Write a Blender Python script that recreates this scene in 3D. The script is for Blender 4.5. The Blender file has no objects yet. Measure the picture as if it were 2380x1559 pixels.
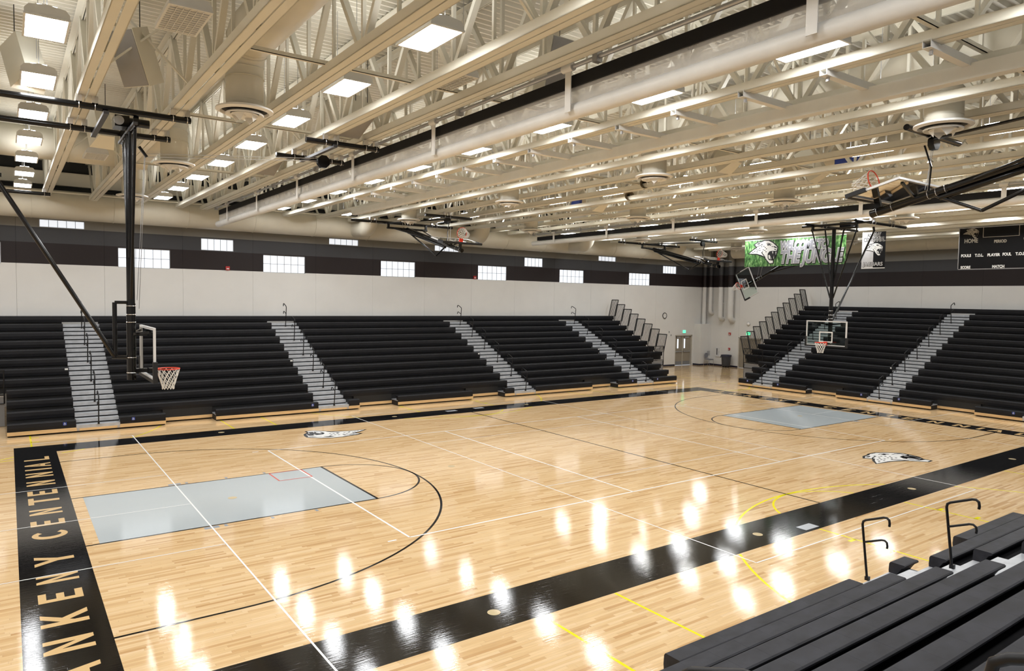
import bpy, math, random
from mathutils import Vector, Matrix
random.seed(7)
PI = math.pi
sc = bpy.context.scene
C = sc.collection

# ------------------------------------------------------------------ camera, world, exposure
cam_d = bpy.data.cameras.new('camera'); cam = bpy.data.objects.new('camera', cam_d); C.objects.link(cam)
yaw, pitch, roll, fpx = 0.948993361, -0.0513277423, 0.0165324109, 1637.57769
dv = Vector((math.cos(yaw)*math.cos(pitch), math.sin(yaw)*math.cos(pitch), math.sin(pitch)))
rv = Vector((math.sin(yaw), -math.cos(yaw), 0.0)); uv = rv.cross(dv)
r2 = math.cos(roll)*rv + math.sin(roll)*uv; u2 = -math.sin(roll)*rv + math.cos(roll)*uv
M = Matrix((r2, u2, -dv)).transposed().to_4x4(); M.translation = Vector((-15.4218, -16.6406, 4.6484))
cam.matrix_world = M
cam_d.sensor_fit = 'HORIZONTAL'; cam_d.sensor_width = 36.0; cam_d.lens = fpx/2380*36.0
cam_d.clip_start = 0.05; cam_d.clip_end = 300
sc.camera = cam
w = bpy.data.worlds.new('world'); sc.world = w; w.use_nodes = True
w.node_tree.nodes['Background'].inputs[0].default_value = (0.8, 0.88, 1.0, 1); w.node_tree.nodes['Background'].inputs[1].default_value = 0.3
vs = sc.view_settings
vs.view_transform = 'Standard'; vs.look = 'None'; vs.gamma = 1.0; vs.use_curve_mapping = False
vs.exposure = 1.28
cy = sc.cycles
cy.max_bounces = 6; cy.diffuse_bounces = 3; cy.glossy_bounces = 3; cy.transmission_bounces = 4; cy.transparent_max_bounces = 6
cy.adaptive_threshold = 0.02; cy.caustics_reflective = False; cy.caustics_refractive = False
LAMP = 17.0      # emission of a fluorescent lamp's diffuser
LAMPUP = 9.5     # emission of the slots on top of a lamp
WINDOW = 0.33    # emission of the daylit translucent window panes

# ------------------------------------------------------------------ materials
MAT = {}
def newmat(name):
    m = bpy.data.materials.new(name); m.use_nodes = True; MAT[name] = m
    return m, m.node_tree, m.node_tree.nodes['Principled BSDF']
def noise_var(nt, base, amt, scale, stretch=(1, 1, 1), detail=3):
    """base colour with a little procedural variation"""
    N = nt.nodes; L = nt.links
    g = N.new('ShaderNodeNewGeometry'); mp = N.new('ShaderNodeMapping'); mp.inputs['Scale'].default_value = stretch
    L.new(g.outputs['Position'], mp.inputs['Vector'])
    n = N.new('ShaderNodeTexNoise'); n.inputs['Scale'].default_value = scale; n.inputs['Detail'].default_value = detail
    L.new(mp.outputs['Vector'], n.inputs['Vector'])
    r = N.new('ShaderNodeValToRGB')
    a = [max(0, c*(1-amt)) for c in base]; b = [min(1, c*(1+amt)) for c in base]
    r.color_ramp.elements[0].position = 0.3; r.color_ramp.elements[1].position = 0.7
    r.color_ramp.elements[0].color = (*a, 1); r.color_ramp.elements[1].color = (*b, 1)
    L.new(n.outputs['Fac'], r.inputs['Fac'])
    return r.outputs['Color'], n.outputs['Fac']
def simple(name, col, rough=0.5, metal=0.0, amt=0.08, scale=3.0, bump=0.0, spec=0.5, stretch=(1, 1, 1)):
    m, nt, b = newmat(name)
    c, f = noise_var(nt, col, amt, scale, stretch)
    nt.links.new(c, b.inputs['Base Color'])
    b.inputs['Roughness'].default_value = rough; b.inputs['Metallic'].default_value = metal
    b.inputs['Specular IOR Level'].default_value = spec
    if bump:
        bp = nt.nodes.new('ShaderNodeBump'); bp.inputs['Strength'].default_value = bump; bp.inputs['Distance'].default_value = 0.01
        nt.links.new(f, bp.inputs['Height']); nt.links.new(bp.outputs['Normal'], b.inputs['Normal'])
    return m
def emis(name, col, strength, sampling='FRONT'):
    m, nt, b = newmat(name); m.cycles.emission_sampling = sampling
    b.inputs['Base Color'].default_value = (*[c*0.8 for c in col], 1); b.inputs['Roughness'].default_value = 0.4
    b.inputs['Emission Color'].default_value = (*col, 1); b.inputs['Emission Strength'].default_value = strength
    return m

simple('beige', (0.73, 0.70, 0.60), 0.42, amt=0.04, scale=1.2)
simple('deck_metal', (0.75, 0.72, 0.62), 0.45, amt=0.05, scale=0.7)
simple('duct', (0.66, 0.62, 0.515), 0.5, amt=0.04, scale=1.5)
simple('seam', (0.30, 0.27, 0.20), 0.6)
simple('offwhite', (0.78, 0.765, 0.73), 0.45, amt=0.03)
simple('lampbody', (0.66, 0.66, 0.64), 0.4, amt=0.03)
simple('louver', (0.62, 0.61, 0.58), 0.4, amt=0.03)
simple('grille', (0.30, 0.29, 0.28), 0.6, amt=0.05)
simple('black_metal', (0.0022, 0.0022, 0.0028), 0.2, amt=0.1, spec=0.42)
simple('black_rail', (0.0035, 0.0035, 0.0045), 0.4, amt=0.1, spec=0.35)
simple('black_cloth', (0.005, 0.005, 0.006), 0.9, amt=0.15, scale=8)
simple('seat', (0.0042, 0.0043, 0.0062), 0.5, amt=0.3, scale=2.2, bump=0.05, spec=0.3)
simple('seat_lit', (0.0185, 0.019, 0.0245), 0.58, amt=0.38, scale=5.5, bump=0.06, spec=0.28, stretch=(0.6, 1, 1))  # black seat plastic with the light from above put into its colour
simple('dark', (0.004, 0.004, 0.0045), 0.6, amt=0.15)
simple('deck_dark', (0.012, 0.012, 0.014), 0.5, amt=0.2)
simple('deck_grey', (0.20, 0.205, 0.22), 0.4, amt=0.12, scale=4)
simple('aluminium', (0.44, 0.455, 0.48), 0.34, metal=0.2, amt=0.12, scale=5)
simple('board_wood', (0.62, 0.42, 0.21), 0.35, amt=0.12, scale=6, stretch=(0.25, 0.25, 3))
simple('panel_grey', (0.20, 0.20, 0.205), 0.45, amt=0.04)
simple('panel_dark', (0.05, 0.05, 0.055), 0.45, amt=0.05)
simple('frame_white', (0.70, 0.70, 0.70), 0.35, metal=0.1, amt=0.03)
simple('chrome', (0.7, 0.7, 0.72), 0.2, metal=0.9, amt=0.03)
simple('steel', (0.45, 0.45, 0.46), 0.35, metal=0.6, amt=0.06)
simple('orange', (0.75, 0.045, 0.012), 0.35, amt=0.05)
simple('red', (0.42, 0.015, 0.015), 0.4, amt=0.05)
simple('cord', (0.80, 0.78, 0.74), 0.7, amt=0.05)
simple('white_paint', (0.80, 0.80, 0.78), 0.4, amt=0.02)
simple('black_paint', (0.005, 0.005, 0.006), 0.6, amt=0.05)
simple('grey_paint', (0.26, 0.26, 0.285), 0.4, amt=0.12, scale=6)
simple('silver_cloth', (0.50, 0.50, 0.51), 0.6, amt=0.06, scale=6)
simple('banner_black', (0.004, 0.004, 0.005), 0.65, amt=0.1, spec=0.2)
simple('tan_letter', (0.36, 0.33, 0.27), 0.5, amt=0.05)
simple('blue', (0.02, 0.05, 0.30), 0.4, amt=0.05)
simple('door_taupe', (0.30, 0.26, 0.20), 0.4, amt=0.04)
simple('door_frame', (0.47, 0.43, 0.36), 0.4, amt=0.04)
simple('base_navy', (0.012, 0.013, 0.035), 0.4, amt=0.05)
simple('can_grey', (0.045, 0.052, 0.065), 0.5, amt=0.1)
simple('can_rim', (0.03, 0.035, 0.06), 0.5, amt=0.1)
simple('chair_grey', (0.22, 0.22, 0.24), 0.6, amt=0.1)
simple('track', (0.80, 0.785, 0.73), 0.4, amt=0.03)
simple('bar_grey', (0.10, 0.10, 0.11), 0.5)
simple('rubber', (0.006, 0.006, 0.007), 0.7)
simple('cone', (0.16, 0.12, 0.07), 0.6)
emis('lamp', (0.97, 0.985, 1.0), LAMP)
emis('lamp_up', (0.97, 0.985, 1.0), LAMPUP)
emis('window_pane', (0.88, 0.93, 1.0), WINDOW, 'NONE')
emis('exit_green', (0.05, 0.9, 0.35), 1.1, 'NONE')

def glass(name, col=(0.86, 0.93, 0.90), alpha=0.16):
    m, nt, b = newmat(name)
    N = nt.nodes; L = nt.links
    t = N.new('ShaderNodeBsdfTransparent'); t.inputs[0].default_value = (*col, 1)
    g = N.new('ShaderNodeBsdfGlossy'); g.inputs['Roughness'].default_value = 0.02
    fr = N.new('ShaderNodeFresnel'); fr.inputs[0].default_value = 1.5
    mx = N.new('ShaderNodeMixShader'); L.new(fr.outputs[0], mx.inputs[0]); L.new(t.outputs[0], mx.inputs[1]); L.new(g.outputs[0], mx.inputs[2])
    L.new(mx.outputs[0], N['Material Output'].inputs[0])
    return m
glass('glass')
def mesh_cloth():
    """white open-weave vinyl mesh: partly see-through"""
    m, nt, b = newmat('mesh_cloth')
    N = nt.nodes; L = nt.links
    g = N.new('ShaderNodeNewGeometry'); mp = N.new('ShaderNodeMapping'); mp.inputs['Scale'].default_value = (1, 1, 1)
    L.new(g.outputs['Position'], mp.inputs['Vector'])
    n = N.new('ShaderNodeTexNoise'); n.inputs['Scale'].default_value = 2.5; n.inputs['Detail'].default_value = 4
    L.new(mp.outputs['Vector'], n.inputs['Vector'])
    mr = N.new('ShaderNodeMapRange'); mr.inputs['To Min'].default_value = 0.2; mr.inputs['To Max'].default_value = 0.45
    L.new(n.outputs['Fac'], mr.inputs['Value'])
    t = N.new('ShaderNodeBsdfTransparent')
    b.inputs['Base Color'].default_value = (0.82, 0.80, 0.77, 1); b.inputs['Roughness'].default_value = 0.6
    mx = N.new('ShaderNodeMixShader'); L.new(mr.outputs[0], mx.inputs[0]); L.new(t.outputs[0], mx.inputs[1]); L.new(b.outputs[0], mx.inputs[2])
    L.new(mx.outputs[0], N['Material Output'].inputs[0])
mesh_cloth()

def banded_wall():
    """painted bands: off-white, dark brown, charcoal, grey going up the wall"""
    m, nt, b = newmat('wall_paint')
    N = nt.nodes; L = nt.links
    g = N.new('ShaderNodeNewGeometry'); s = N.new('ShaderNodeSeparateXYZ'); L.new(g.outputs['Position'], s.inputs[0])
    mr = N.new('ShaderNodeMapRange'); mr.inputs['From Min'].default_value = 0; mr.inputs['From Max'].default_value = 10
    L.new(s.outputs['Z'], mr.inputs['Value'])
    r = N.new('ShaderNodeValToRGB'); r.color_ramp.interpolation = 'CONSTANT'
    e = r.color_ramp.elements
    e[0].position = 0; e[0].color = (0.71, 0.695, 0.665, 1)
    e[1].position = 0.5745; e[1].color = (0.0165, 0.0105, 0.0105, 1)
    x = e.new(0.6640); x.color = (0.052, 0.052, 0.056, 1)
    x = e.new(0.7250); x.color = (0.25, 0.245, 0.23, 1)
    x = e.new(0.845); x.color = (0.030, 0.030, 0.028, 1)
    L.new(mr.outputs[0], r.inputs['Fac'])
    n = N.new('ShaderNodeTexNoise'); n.inputs['Scale'].default_value = 1.3; n.inputs['Detail'].default_value = 5; L.new(g.outputs['Position'], n.inputs['Vector'])
    hv = N.new('ShaderNodeHueSaturation')
    vr = N.new('ShaderNodeMapRange'); vr.inputs['To Min'].default_value = 0.95; vr.inputs['To Max'].default_value = 1.05; L.new(n.outputs['Fac'], vr.inputs['Value'])
    L.new(vr.outputs[0], hv.inputs['Value']); L.new(r.outputs['Color'], hv.inputs['Color']); L.new(hv.outputs['Color'], b.inputs['Base Color'])
    n2 = N.new('ShaderNodeTexNoise'); n2.inputs['Scale'].default_value = 60; L.new(g.outputs['Position'], n2.inputs['Vector'])
    bp = N.new('ShaderNodeBump'); bp.inputs['Strength'].default_value = 0.15; bp.inputs['Distance'].default_value = 0.004
    L.new(n2.outputs['Fac'], bp.inputs['Height']); L.new(bp.outputs['Normal'], b.inputs['Normal'])
    b.inputs['Roughness'].default_value = 0.55; b.inputs['Specular IOR Level'].default_value = 0.3
banded_wall()

def plank_coords(nt):
    """per-strip random value and edge distance of a maple strip floor (strips run along X)"""
    N = nt.nodes; L = nt.links
    def math_(op, a, b=None, c=None):
        n = N.new('ShaderNodeMath'); n.operation = op
        for i, v in enumerate((a, b, c)):
            if v is None: continue
            if isinstance(v, (int, float)): n.inputs[i].default_value = v
            else: L.new(v, n.inputs[i])
        return n.outputs[0]
    g = N.new('ShaderNodeNewGeometry'); s = N.new('ShaderNodeSeparateXYZ'); L.new(g.outputs['Position'], s.inputs[0])
    yy = math_('DIVIDE', s.outputs['Y'], 0.057)
    row = math_('FLOOR', yy)
    w1 = N.new('ShaderNodeTexWhiteNoise'); w1.noise_dimensions = '1D'; L.new(row, w1.inputs['W'])
    off = math_('MULTIPLY', w1.outputs['Value'], 7.3)
    xx = math_('ADD', math_('DIVIDE', s.outputs['X'], 0.85), off)
    col = math_('FLOOR', xx)
    cb = N.new('ShaderNodeCombineXYZ'); L.new(row, cb.inputs[0]); L.new(col, cb.inputs[1])
    w2 = N.new('ShaderNodeTexWhiteNoise'); w2.noise_dimensions = '2D'; L.new(cb.outputs[0], w2.inputs['Vector'])
    return g, s, yy, xx, w2, math_
def floor_finish(nt, b):
    """the gloss and faint unevenness of the varnish, the same over wood and paint"""
    N = nt.nodes; L = nt.links
    g, s, yy, xx, w2, math_ = plank_coords(nt)
    mp = N.new('ShaderNodeMapping'); mp.inputs['Scale'].default_value = (0.9, 9.0, 1); L.new(g.outputs['Position'], mp.inputs['Vector'])
    n = N.new('ShaderNodeTexNoise'); n.inputs['Scale'].default_value = 3.0; n.inputs['Detail'].default_value = 5; n.inputs['Roughness'].default_value = 0.6
    L.new(mp.outputs[0], n.inputs['Vector'])
    h = math_('ADD', n.outputs['Fac'], math_('MULTIPLY', w2.outputs['Value'], 0.25))
    bp = N.new('ShaderNodeBump'); bp.inputs['Strength'].default_value = 0.055; bp.inputs['Distance'].default_value = 0.012
    L.new(h, bp.inputs['Height']); L.new(bp.outputs['Normal'], b.inputs['Normal'])
    b.inputs['Roughness'].default_value = 0.058; b.inputs['Specular IOR Level'].default_value = 0.44
    return g, s, yy, xx, w2, math_
def wood_floor():
    m, nt, b = newmat('maple_floor')
    N = nt.nodes; L = nt.links
    g, s, yy, xx, w2, math_ = floor_finish(nt, b)
    r = N.new('ShaderNodeValToRGB'); e = r.color_ramp.elements
    e[0].position = 0.0; e[0].color = (0.50, 0.30, 0.135, 1)
    e[1].position = 1.0; e[1].color = (0.72, 0.525, 0.31, 1)
    for p, c in ((0.08, (0.58, 0.375, 0.18)), (0.35, (0.655, 0.45, 0.235)), (0.7, (0.69, 0.485, 0.265))):
        x = e.new(p); x.color = (*c, 1)
    L.new(w2.outputs['Value'], r.inputs['Fac'])
    mp = N.new('ShaderNodeMapping'); mp.inputs['Scale'].default_value = (1.2, 26.0, 1); L.new(g.outputs['Position'], mp.inputs['Vector'])
    n = N.new('ShaderNodeTexNoise'); n.inputs['Scale'].default_value = 2.0; n.inputs['Detail'].default_value = 6; L.new(mp.outputs[0], n.inputs['Vector'])
    hv = N.new('ShaderNodeHueSaturation'); L.new(r.outputs['Color'], hv.inputs['Color'])
    vr = N.new('ShaderNodeMapRange'); vr.inputs['From Min'].default_value = 0.25; vr.inputs['From Max'].default_value = 0.75
    vr.inputs['To Min'].default_value = 0.88; vr.inputs['To Max'].default_value = 1.08; L.new(n.outputs['Fac'], vr.inputs['Value'])
    # dark seams between strips
    fy = math_('FRACT', yy); fx = math_('FRACT', xx)
    seam = math_('MAXIMUM', math_('LESS_THAN', fy, 0.035), math_('LESS_THAN', fx, 0.004))
    val = math_('MULTIPLY', vr.outputs[0], math_('SUBTRACT', 1.0, math_('MULTIPLY', seam, 0.3)))
    L.new(val, hv.inputs['Value']); L.new(hv.outputs['Color'], b.inputs['Base Color'])
wood_floor()
def court_paint(name, col):
    m, nt, b = newmat(name)
    floor_finish(nt, b); b.inputs['Base Color'].default_value = (*col, 1)
court_paint('paint_black', (0.003, 0.003, 0.0035))
court_paint('paint_white', (0.86, 0.86, 0.84))
court_paint('paint_lane', (0.42, 0.46, 0.475))
court_paint('paint_yellow', (0.80, 0.70, 0.02))
court_paint('paint_red', (0.65, 0.09, 0.06))
court_paint('paint_grey', (0.30, 0.33, 0.36))
court_paint('paint_maple', (0.62, 0.42, 0.20))
court_paint('plate_brass', (0.52, 0.42, 0.25))
court_paint('plate_white', (0.45, 0.47, 0.50))

def jungle():
    m, nt, b = newmat('jungle_print')
    N = nt.nodes; L = nt.links
    g = N.new('ShaderNodeNewGeometry'); mp = N.new('ShaderNodeMapping'); mp.inputs['Scale'].default_value = (1, 4.5, 1.8); L.new(g.outputs['Position'], mp.inputs['Vector'])
    n = N.new('ShaderNodeTexNoise'); n.inputs['Scale'].default_value = 2.2; n.inputs['Detail'].default_value = 6; n.inputs['Roughness'].default_value = 0.7; L.new(mp.outputs[0], n.inputs['Vector'])
    r = N.new('ShaderNodeValToRGB'); e = r.color_ramp.elements
    e[0].position = 0.34; e[0].color = (0.012, 0.035, 0.012, 1); e[1].position = 0.66; e[1].color = (0.62, 0.74, 0.55, 1)
    x = e.new(0.44); x.color = (0.035, 0.11, 0.03, 1); x = e.new(0.54); x.color = (0.10, 0.25, 0.07, 1); x = e.new(0.62); x.color = (0.30, 0.48, 0.20, 1)
    L.new(n.outputs['Fac'], r.inputs['Fac']); L.new(r.outputs['Color'], b.inputs['Base Color']); b.inputs['Roughness'].default_value = 0.4
jungle()

# ------------------------------------------------------------------ mesh helpers (world coordinates)
class MB:
    def __init__(s): s.v = []; s.f = []; s.smooth = False
    def add(s, vs, fs):
        o = len(s.v); s.v += [tuple(v) for v in vs]; s.f += [tuple(i+o for i in f) for f in fs]; return s
    def box(s, x0, x1, y0, y1, z0, z1):
        return s.add([(x, y, z) for z in (z0, z1) for y in (y0, y1) for x in (x0, x1)],
                     [(0, 2, 3, 1), (4, 5, 7, 6), (0, 1, 5, 4), (2, 6, 7, 3), (0, 4, 6, 2), (1, 3, 7, 5)])
    def frame_of(s, p, q, up=None):
        d = (Vector(q)-Vector(p)); d.normalize()
        up = Vector(up) if up else (Vector((0, 0, 1)) if abs(d.z) < 0.95 else Vector((1, 0, 0)))
        a = d.cross(up); a.normalize(); b = a.cross(d)
        return d, a, b
    def bar(s, p, q, wd, ht, up=None):
        d, a, b = s.frame_of(p, q, up); p = Vector(p); q = Vector(q)
        vs = [c + a*(i*wd/2) + b*(j*ht/2) for c in (p, q) for i, j in ((-1, -1), (1, -1), (1, 1), (-1, 1))]
        return s.add(vs, [(3, 2, 1, 0), (4, 5, 6, 7), (0, 1, 5, 4), (1, 2, 6, 5), (2, 3, 7, 6), (3, 0, 4, 7)])
    def tube(s, p, q, r, n=8, r1=None):
        d, a, b = s.frame_of(p, q); p = Vector(p); q = Vector(q); r1 = r if r1 is None else r1
        vs = [p + (a*math.cos(t)+b*math.sin(t))*r for t in [2*PI*i/n for i in range(n)]] + [q + (a*math.cos(t)+b*math.sin(t))*r1 for t in [2*PI*i/n for i in range(n)]]
        fs = [(i, (i+1) % n, n+(i+1) % n, n+i) for i in range(n)] + [tuple(range(n))[::-1], tuple(range(n, 2*n))]
        s.smooth = True
        return s.add(vs, fs)
    def path(s, pts, r, n=8, cap=True):
        pts = [Vector(p) for p in pts]; vs = []; fs = []
        ref = None
        for i, p in enumerate(pts):
            d = (pts[min(i+1, len(pts)-1)]-pts[max(i-1, 0)]).normalized()
            if ref is None:
                ref = Vector((0, 0, 1)) if abs(d.z) < 0.9 else Vector((1, 0, 0))
                ref = (ref - d*ref.dot(d)).normalized()
            else:
                ref = (ref - d*ref.dot(d)).normalized()
            a = d.cross(ref)
            rr = r[i] if isinstance(r, (list, tuple)) else r
            vs += [p + (ref*math.cos(2*PI*k/n)+a*math.sin(2*PI*k/n))*rr for k in range(n)]
        for i in range(len(pts)-1):
            fs += [(i*n+k, i*n+(k+1) % n, (i+1)*n+(k+1) % n, (i+1)*n+k) for k in range(n)]
        if cap: fs += [tuple(range(n))[::-1], tuple(range((len(pts)-1)*n, len(pts)*n))]
        s.smooth = True
        return s.add(vs, fs)
    def prism(s, poly, vec):
        """poly: 3-D points of a planar polygon, extruded by vec"""
        n = len(poly); v = Vector(vec)
        vs = [Vector(p) for p in poly] + [Vector(p)+v for p in poly]
        return s.add(vs, [tuple(range(n))[::-1], tuple(range(n, 2*n))] + [(i, (i+1) % n, n+(i+1) % n, n+i) for i in range(n)])
    def lathe(s, c, prof, n=24, cap=False, closed=False):
        c = Vector(c); vs = []; m = len(prof); fs = []
        for r, z in prof: vs += [c+Vector((r*math.cos(2*PI*k/n), r*math.sin(2*PI*k/n), z)) for k in range(n)]
        for i in range(m-1 if not closed else m):
            j = (i+1) % m
            fs += [(i*n+k, i*n+(k+1) % n, j*n+(k+1) % n, j*n+k) for k in range(n)]
        if cap: fs += [tuple(range(n))[::-1], tuple(range((m-1)*n, m*n))]
        s.smooth = True
        return s.add(vs, fs)
    def torus(s, c, R, r, axis=(0, 0, 1), n=24, m=6):
        c = Vector(c); ax = Vector(axis).normalized(); a = ax.orthogonal().normalized(); b = ax.cross(a); vs = []; fs = []
        for i in range(n):
            t = 2*PI*i/n; e = a*math.cos(t)+b*math.sin(t)
            vs += [c+e*(R+r*math.cos(2*PI*k/m))+ax*(r*math.sin(2*PI*k/m)) for k in range(m)]
        for i in range(n):
            fs += [(i*m+k, i*m+(k+1) % m, ((i+1) % n)*m+(k+1) % m, ((i+1) % n)*m+k) for k in range(m)]
        s.smooth = True
        return s.add(vs, fs)
    def mesh(s, name, mat, off=(0, 0, 0)):
        o = Vector(off); me = bpy.data.meshes.new(name)
        me.from_pydata([tuple(Vector(v)-o) for v in s.v], [], s.f)
        me.materials.append(MAT[mat])
        if s.smooth:
            me.polygons.foreach_set('use_smooth', [True]*len(me.polygons))
            try: me.set_sharp_from_angle(angle=math.radians(40))
            except Exception: pass
        me.update()
        return me
def origin(o):
    v = Vector((0, 0, 0))
    while o is not None: v += o.location; o = o.parent
    return v
def link(name, data, parent=None, loc=(0, 0, 0), rot=None):
    o = bpy.data.objects.new(name, data); C.objects.link(o); o.location = loc
    if rot is not None: o.rotation_euler = rot
    if parent is not None: o.parent = parent
    return o
def part(name, mb, mat, parent, kind=None, label=None):
    o = link(name, mb.mesh(name, mat, origin(parent)), parent)
    if kind: o['kind'] = kind
    if label: o['label'] = label
    return o
def tag(o, label, cat, group=None, kind=None):
    o['label'] = label; o['category'] = cat
    if group: o['group'] = group
    if kind: o['kind'] = kind
    return o
def thing(name, label, cat, loc, group=None, kind=None):
    o = link(name, None, None, loc); o.empty_display_size = 0.2
    return tag(o, label, cat, group, kind)
def solo(name, mb, mat, label, cat, group=None, kind=None, base=None):
    base = base or mb.v[0]
    o = link(name, mb.mesh(name, mat, base), None, base)
    return tag(o, label, cat, group, kind)
def struct(name, mb, mat, label, cat):
    o = link(name, mb.mesh(name, mat), None); return tag(o, label, cat, None, 'structure')
def copy_tree(o, loc, rotz=None, label=None, parent=None):
    c = o.copy(); C.objects.link(c); c.parent = parent
    if loc is not None: c.location = loc
    if rotz is not None: c.rotation_euler = (0, 0, rotz)
    if label: c['label'] = label
    for ch in o.children: copy_tree(ch, None, None, None, c)
    return c
ORD = ['first', 'second', 'third', 'fourth', 'fifth', 'sixth', 'seventh', 'eighth', 'ninth', 'tenth', 'eleventh', 'twelfth', 'thirteenth', 'fourteenth', 'fifteenth']
def ordn(i):
    if i < len(ORD): return ORD[i]
    t = {1: 'twenty', 2: 'thirty'}
    i1 = i+1
    if i1 < 20: return ['sixteenth', 'seventeenth', 'eighteenth', 'nineteenth'][i1-16]
    tens, ones = divmod(i1, 10)
    w_ = {2: 'twent', 3: 'thirt', 4: 'fort'}[tens]
    return w_+'ieth' if ones == 0 else w_+'y-'+ORD[ones-1]
def text_mesh(body, size, bold=0.0, shear=0.0, xs=1.0, depth=0.0, align='CENTER', spacing=1.0):
    cu = bpy.data.curves.new('text', 'FONT'); cu.body = body; cu.size = size; cu.offset = bold; cu.shear = shear; cu.extrude = depth
    cu.align_x = align; cu.align_y = 'BOTTOM_BASELINE'; cu.space_character = spacing; cu.resolution_u = 4
    ob = bpy.data.objects.new('text', cu); C.objects.link(ob)
    dg = bpy.context.evaluated_depsgraph_get(); dg.update()
    me = bpy.data.meshes.new_from_object(ob.evaluated_get(dg)); bpy.data.objects.remove(ob)
    for v in me.vertices: v.co.x *= xs
    return me
def text_on(name, body, size, mat, parent, pos, right, up, bold=0.0, shear=0.0, xs=1.0, depth=0.002, align='CENTER', spacing=1.0):
    me = text_mesh(body, size, bold, shear, xs, depth, align, spacing); me.materials.clear(); me.materials.append(MAT[mat])
    R_ = Vector(right); U_ = Vector(up); N_ = R_.cross(U_); o = origin(parent); P_ = Vector(pos)
    for v in me.vertices: v.co = P_ + R_*v.co.x + U_*v.co.y + N_*v.co.z - o
    me.update(); me.name = name
    return link(name, me, parent)

# ------------------------------------------------------------------ setting: floor with its painted courts
WL, WF = 18.1, 27.3          # left wall plane (y), far wall plane (x)
floor = struct('floor', MB().box(-27.3, 27.3, -18.5, 18.1, -0.1, 0.0), 'maple_floor', 'glossy pale maple strip gym floor with painted courts', 'floor')
def rect(x0, x1, y0, y1, z): return MB().add([(x0, y0, z), (x1, y0, z), (x1, y1, z), (x0, y1, z)], [(0, 1, 2, 3)])
def quad_line(a, b, wd, z):
    a = Vector((a[0], a[1], z)); b = Vector((b[0], b[1], z)); d = (b-a).normalized(); n = Vector((-d.y, d.x, 0))*wd/2
    return MB().add([a-n, b-n, b+n, a+n], [(0, 1, 2, 3)])
def arc_band(cx, cy, r, a0, a1, wd, z, n=64):
    m = MB(); vs = []
    for i in range(n+1):
        t = a0+(a1-a0)*i/n
        for rr in (r-wd/2, r+wd/2): vs.append((cx+rr*math.cos(t), cy+rr*math.sin(t), z))
    return m.add(vs, [(2*i, 2*i+1, 2*i+3, 2*i+2) for i in range(n)])
def disc(cx, cy, r, z, n=20): return MB().add([(cx+r*math.cos(2*PI*i/n), cy+r*math.sin(2*PI*i/n), z) for i in range(n)], [tuple(range(n))])
LN, WD, BX, BY = 14.325, 7.62, 15.34, 8.68
for (a, b, c, d) in ((-BX, BX, WD, BY), (-BX, BX, -BY, -WD), (-BX, -LN, -WD, WD), (LN, BX, -WD, WD)):
    part('border_band', rect(a, b, c, d, 0.0010), 'paint_black', floor)
FT = LN-5.79
for sx in (-1, 1):
    part('lane_paint', rect(min(sx*14.1, sx*FT), max(sx*14.1, sx*FT), -1.80, 1.80, 0.0010), 'paint_lane', floor)
    for sy in (-1, 1): part('court_line', quad_line((sx*LN, sy*1.81), (sx*FT, sy*1.81), 0.05, 0.0016), 'paint_black', floor)
    part('court_line', quad_line((sx*FT, -1.83), (sx*FT, 1.83), 0.06, 0.0016), 'paint_black', floor)
    part('court_arc', arc_band(sx*FT, 0, 1.80, PI/2 if sx > 0 else -PI/2, 3*PI/2 if sx > 0 else PI/2, 0.05, 0.0016, 40), 'paint_black', floor)
    hx = sx*(LN-1.575)
    part('court_arc', arc_band(hx, 0, 6.02, PI/2 if sx > 0 else -PI/2, 3*PI/2 if sx > 0 else PI/2, 0.05, 0.0016, 72), 'paint_black', floor)
    for sy in (-1, 1):
        part('court_line', quad_line((sx*LN, sy*6.02), (hx, sy*6.02), 0.05, 0.0016), 'paint_black', floor)
        for q in (2.15, 2.42, 3.35, 4.30):   # lane blocks
            part('lane_block', rect(sx*(LN-q)-(0.14 if q < 2.2 else 0.03), sx*(LN-q)+(0.14 if q < 2.2 else 0.03), sy*1.93-0.07, sy*1.93+0.07, 0.0016), 'paint_grey', floor)
part('court_line', quad_line((0, -WD), (0, WD), 0.05, 0.0016), 'paint_black', floor)
# main volleyball court
for (a, b) in (((-9.14, 4.57), (9.14, 4.57)), ((-9.14, -4.57), (9.14, -4.57)), ((-9.14, -4.57), (-9.14, 4.57)), ((9.14, -4.57), (9.14, 4.57)), ((-3.05, -4.57), (-3.05, 4.57)), ((3.05, -4.57), (3.05, 4.57))):
    part('court_line', quad_line(a, b, 0.045, 0.0022), 'paint_white', floor)
for sx in (-1, 1):
    for sy in (-1, 1): part('court_tick', quad_line((sx*9.42, sy*4.57), (sx*9.60, sy*4.57), 0.05, 0.0022), 'paint_white', floor)
# cross volleyball courts
for x0, x1 in ((-4.57, 4.57), (-21.3, -12.17), (12.17, 21.3)):
    for x in (x0, x1): part('court_line', quad_line((x, -9.14), (x, 9.14), 0.030, 0.0028), 'paint_white', floor)
    for y in (-9.14, 9.14): part('court_line', quad_line((x0, y), (x1, y), 0.030, 0.0028), 'paint_white', floor)
    for y in (-3.05, 3.05): part('court_line', quad_line((x0, y), (x1, y), 0.025, 0.0028), 'paint_white', floor)
part('court_line', quad_line((-21.3, 0), (-12.17, 0), 0.025, 0.0028), 'paint_white', floor)
part('court_line', quad_line((12.17, 0), (21.3, 0), 0.025, 0.0028), 'paint_white', floor)
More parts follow.
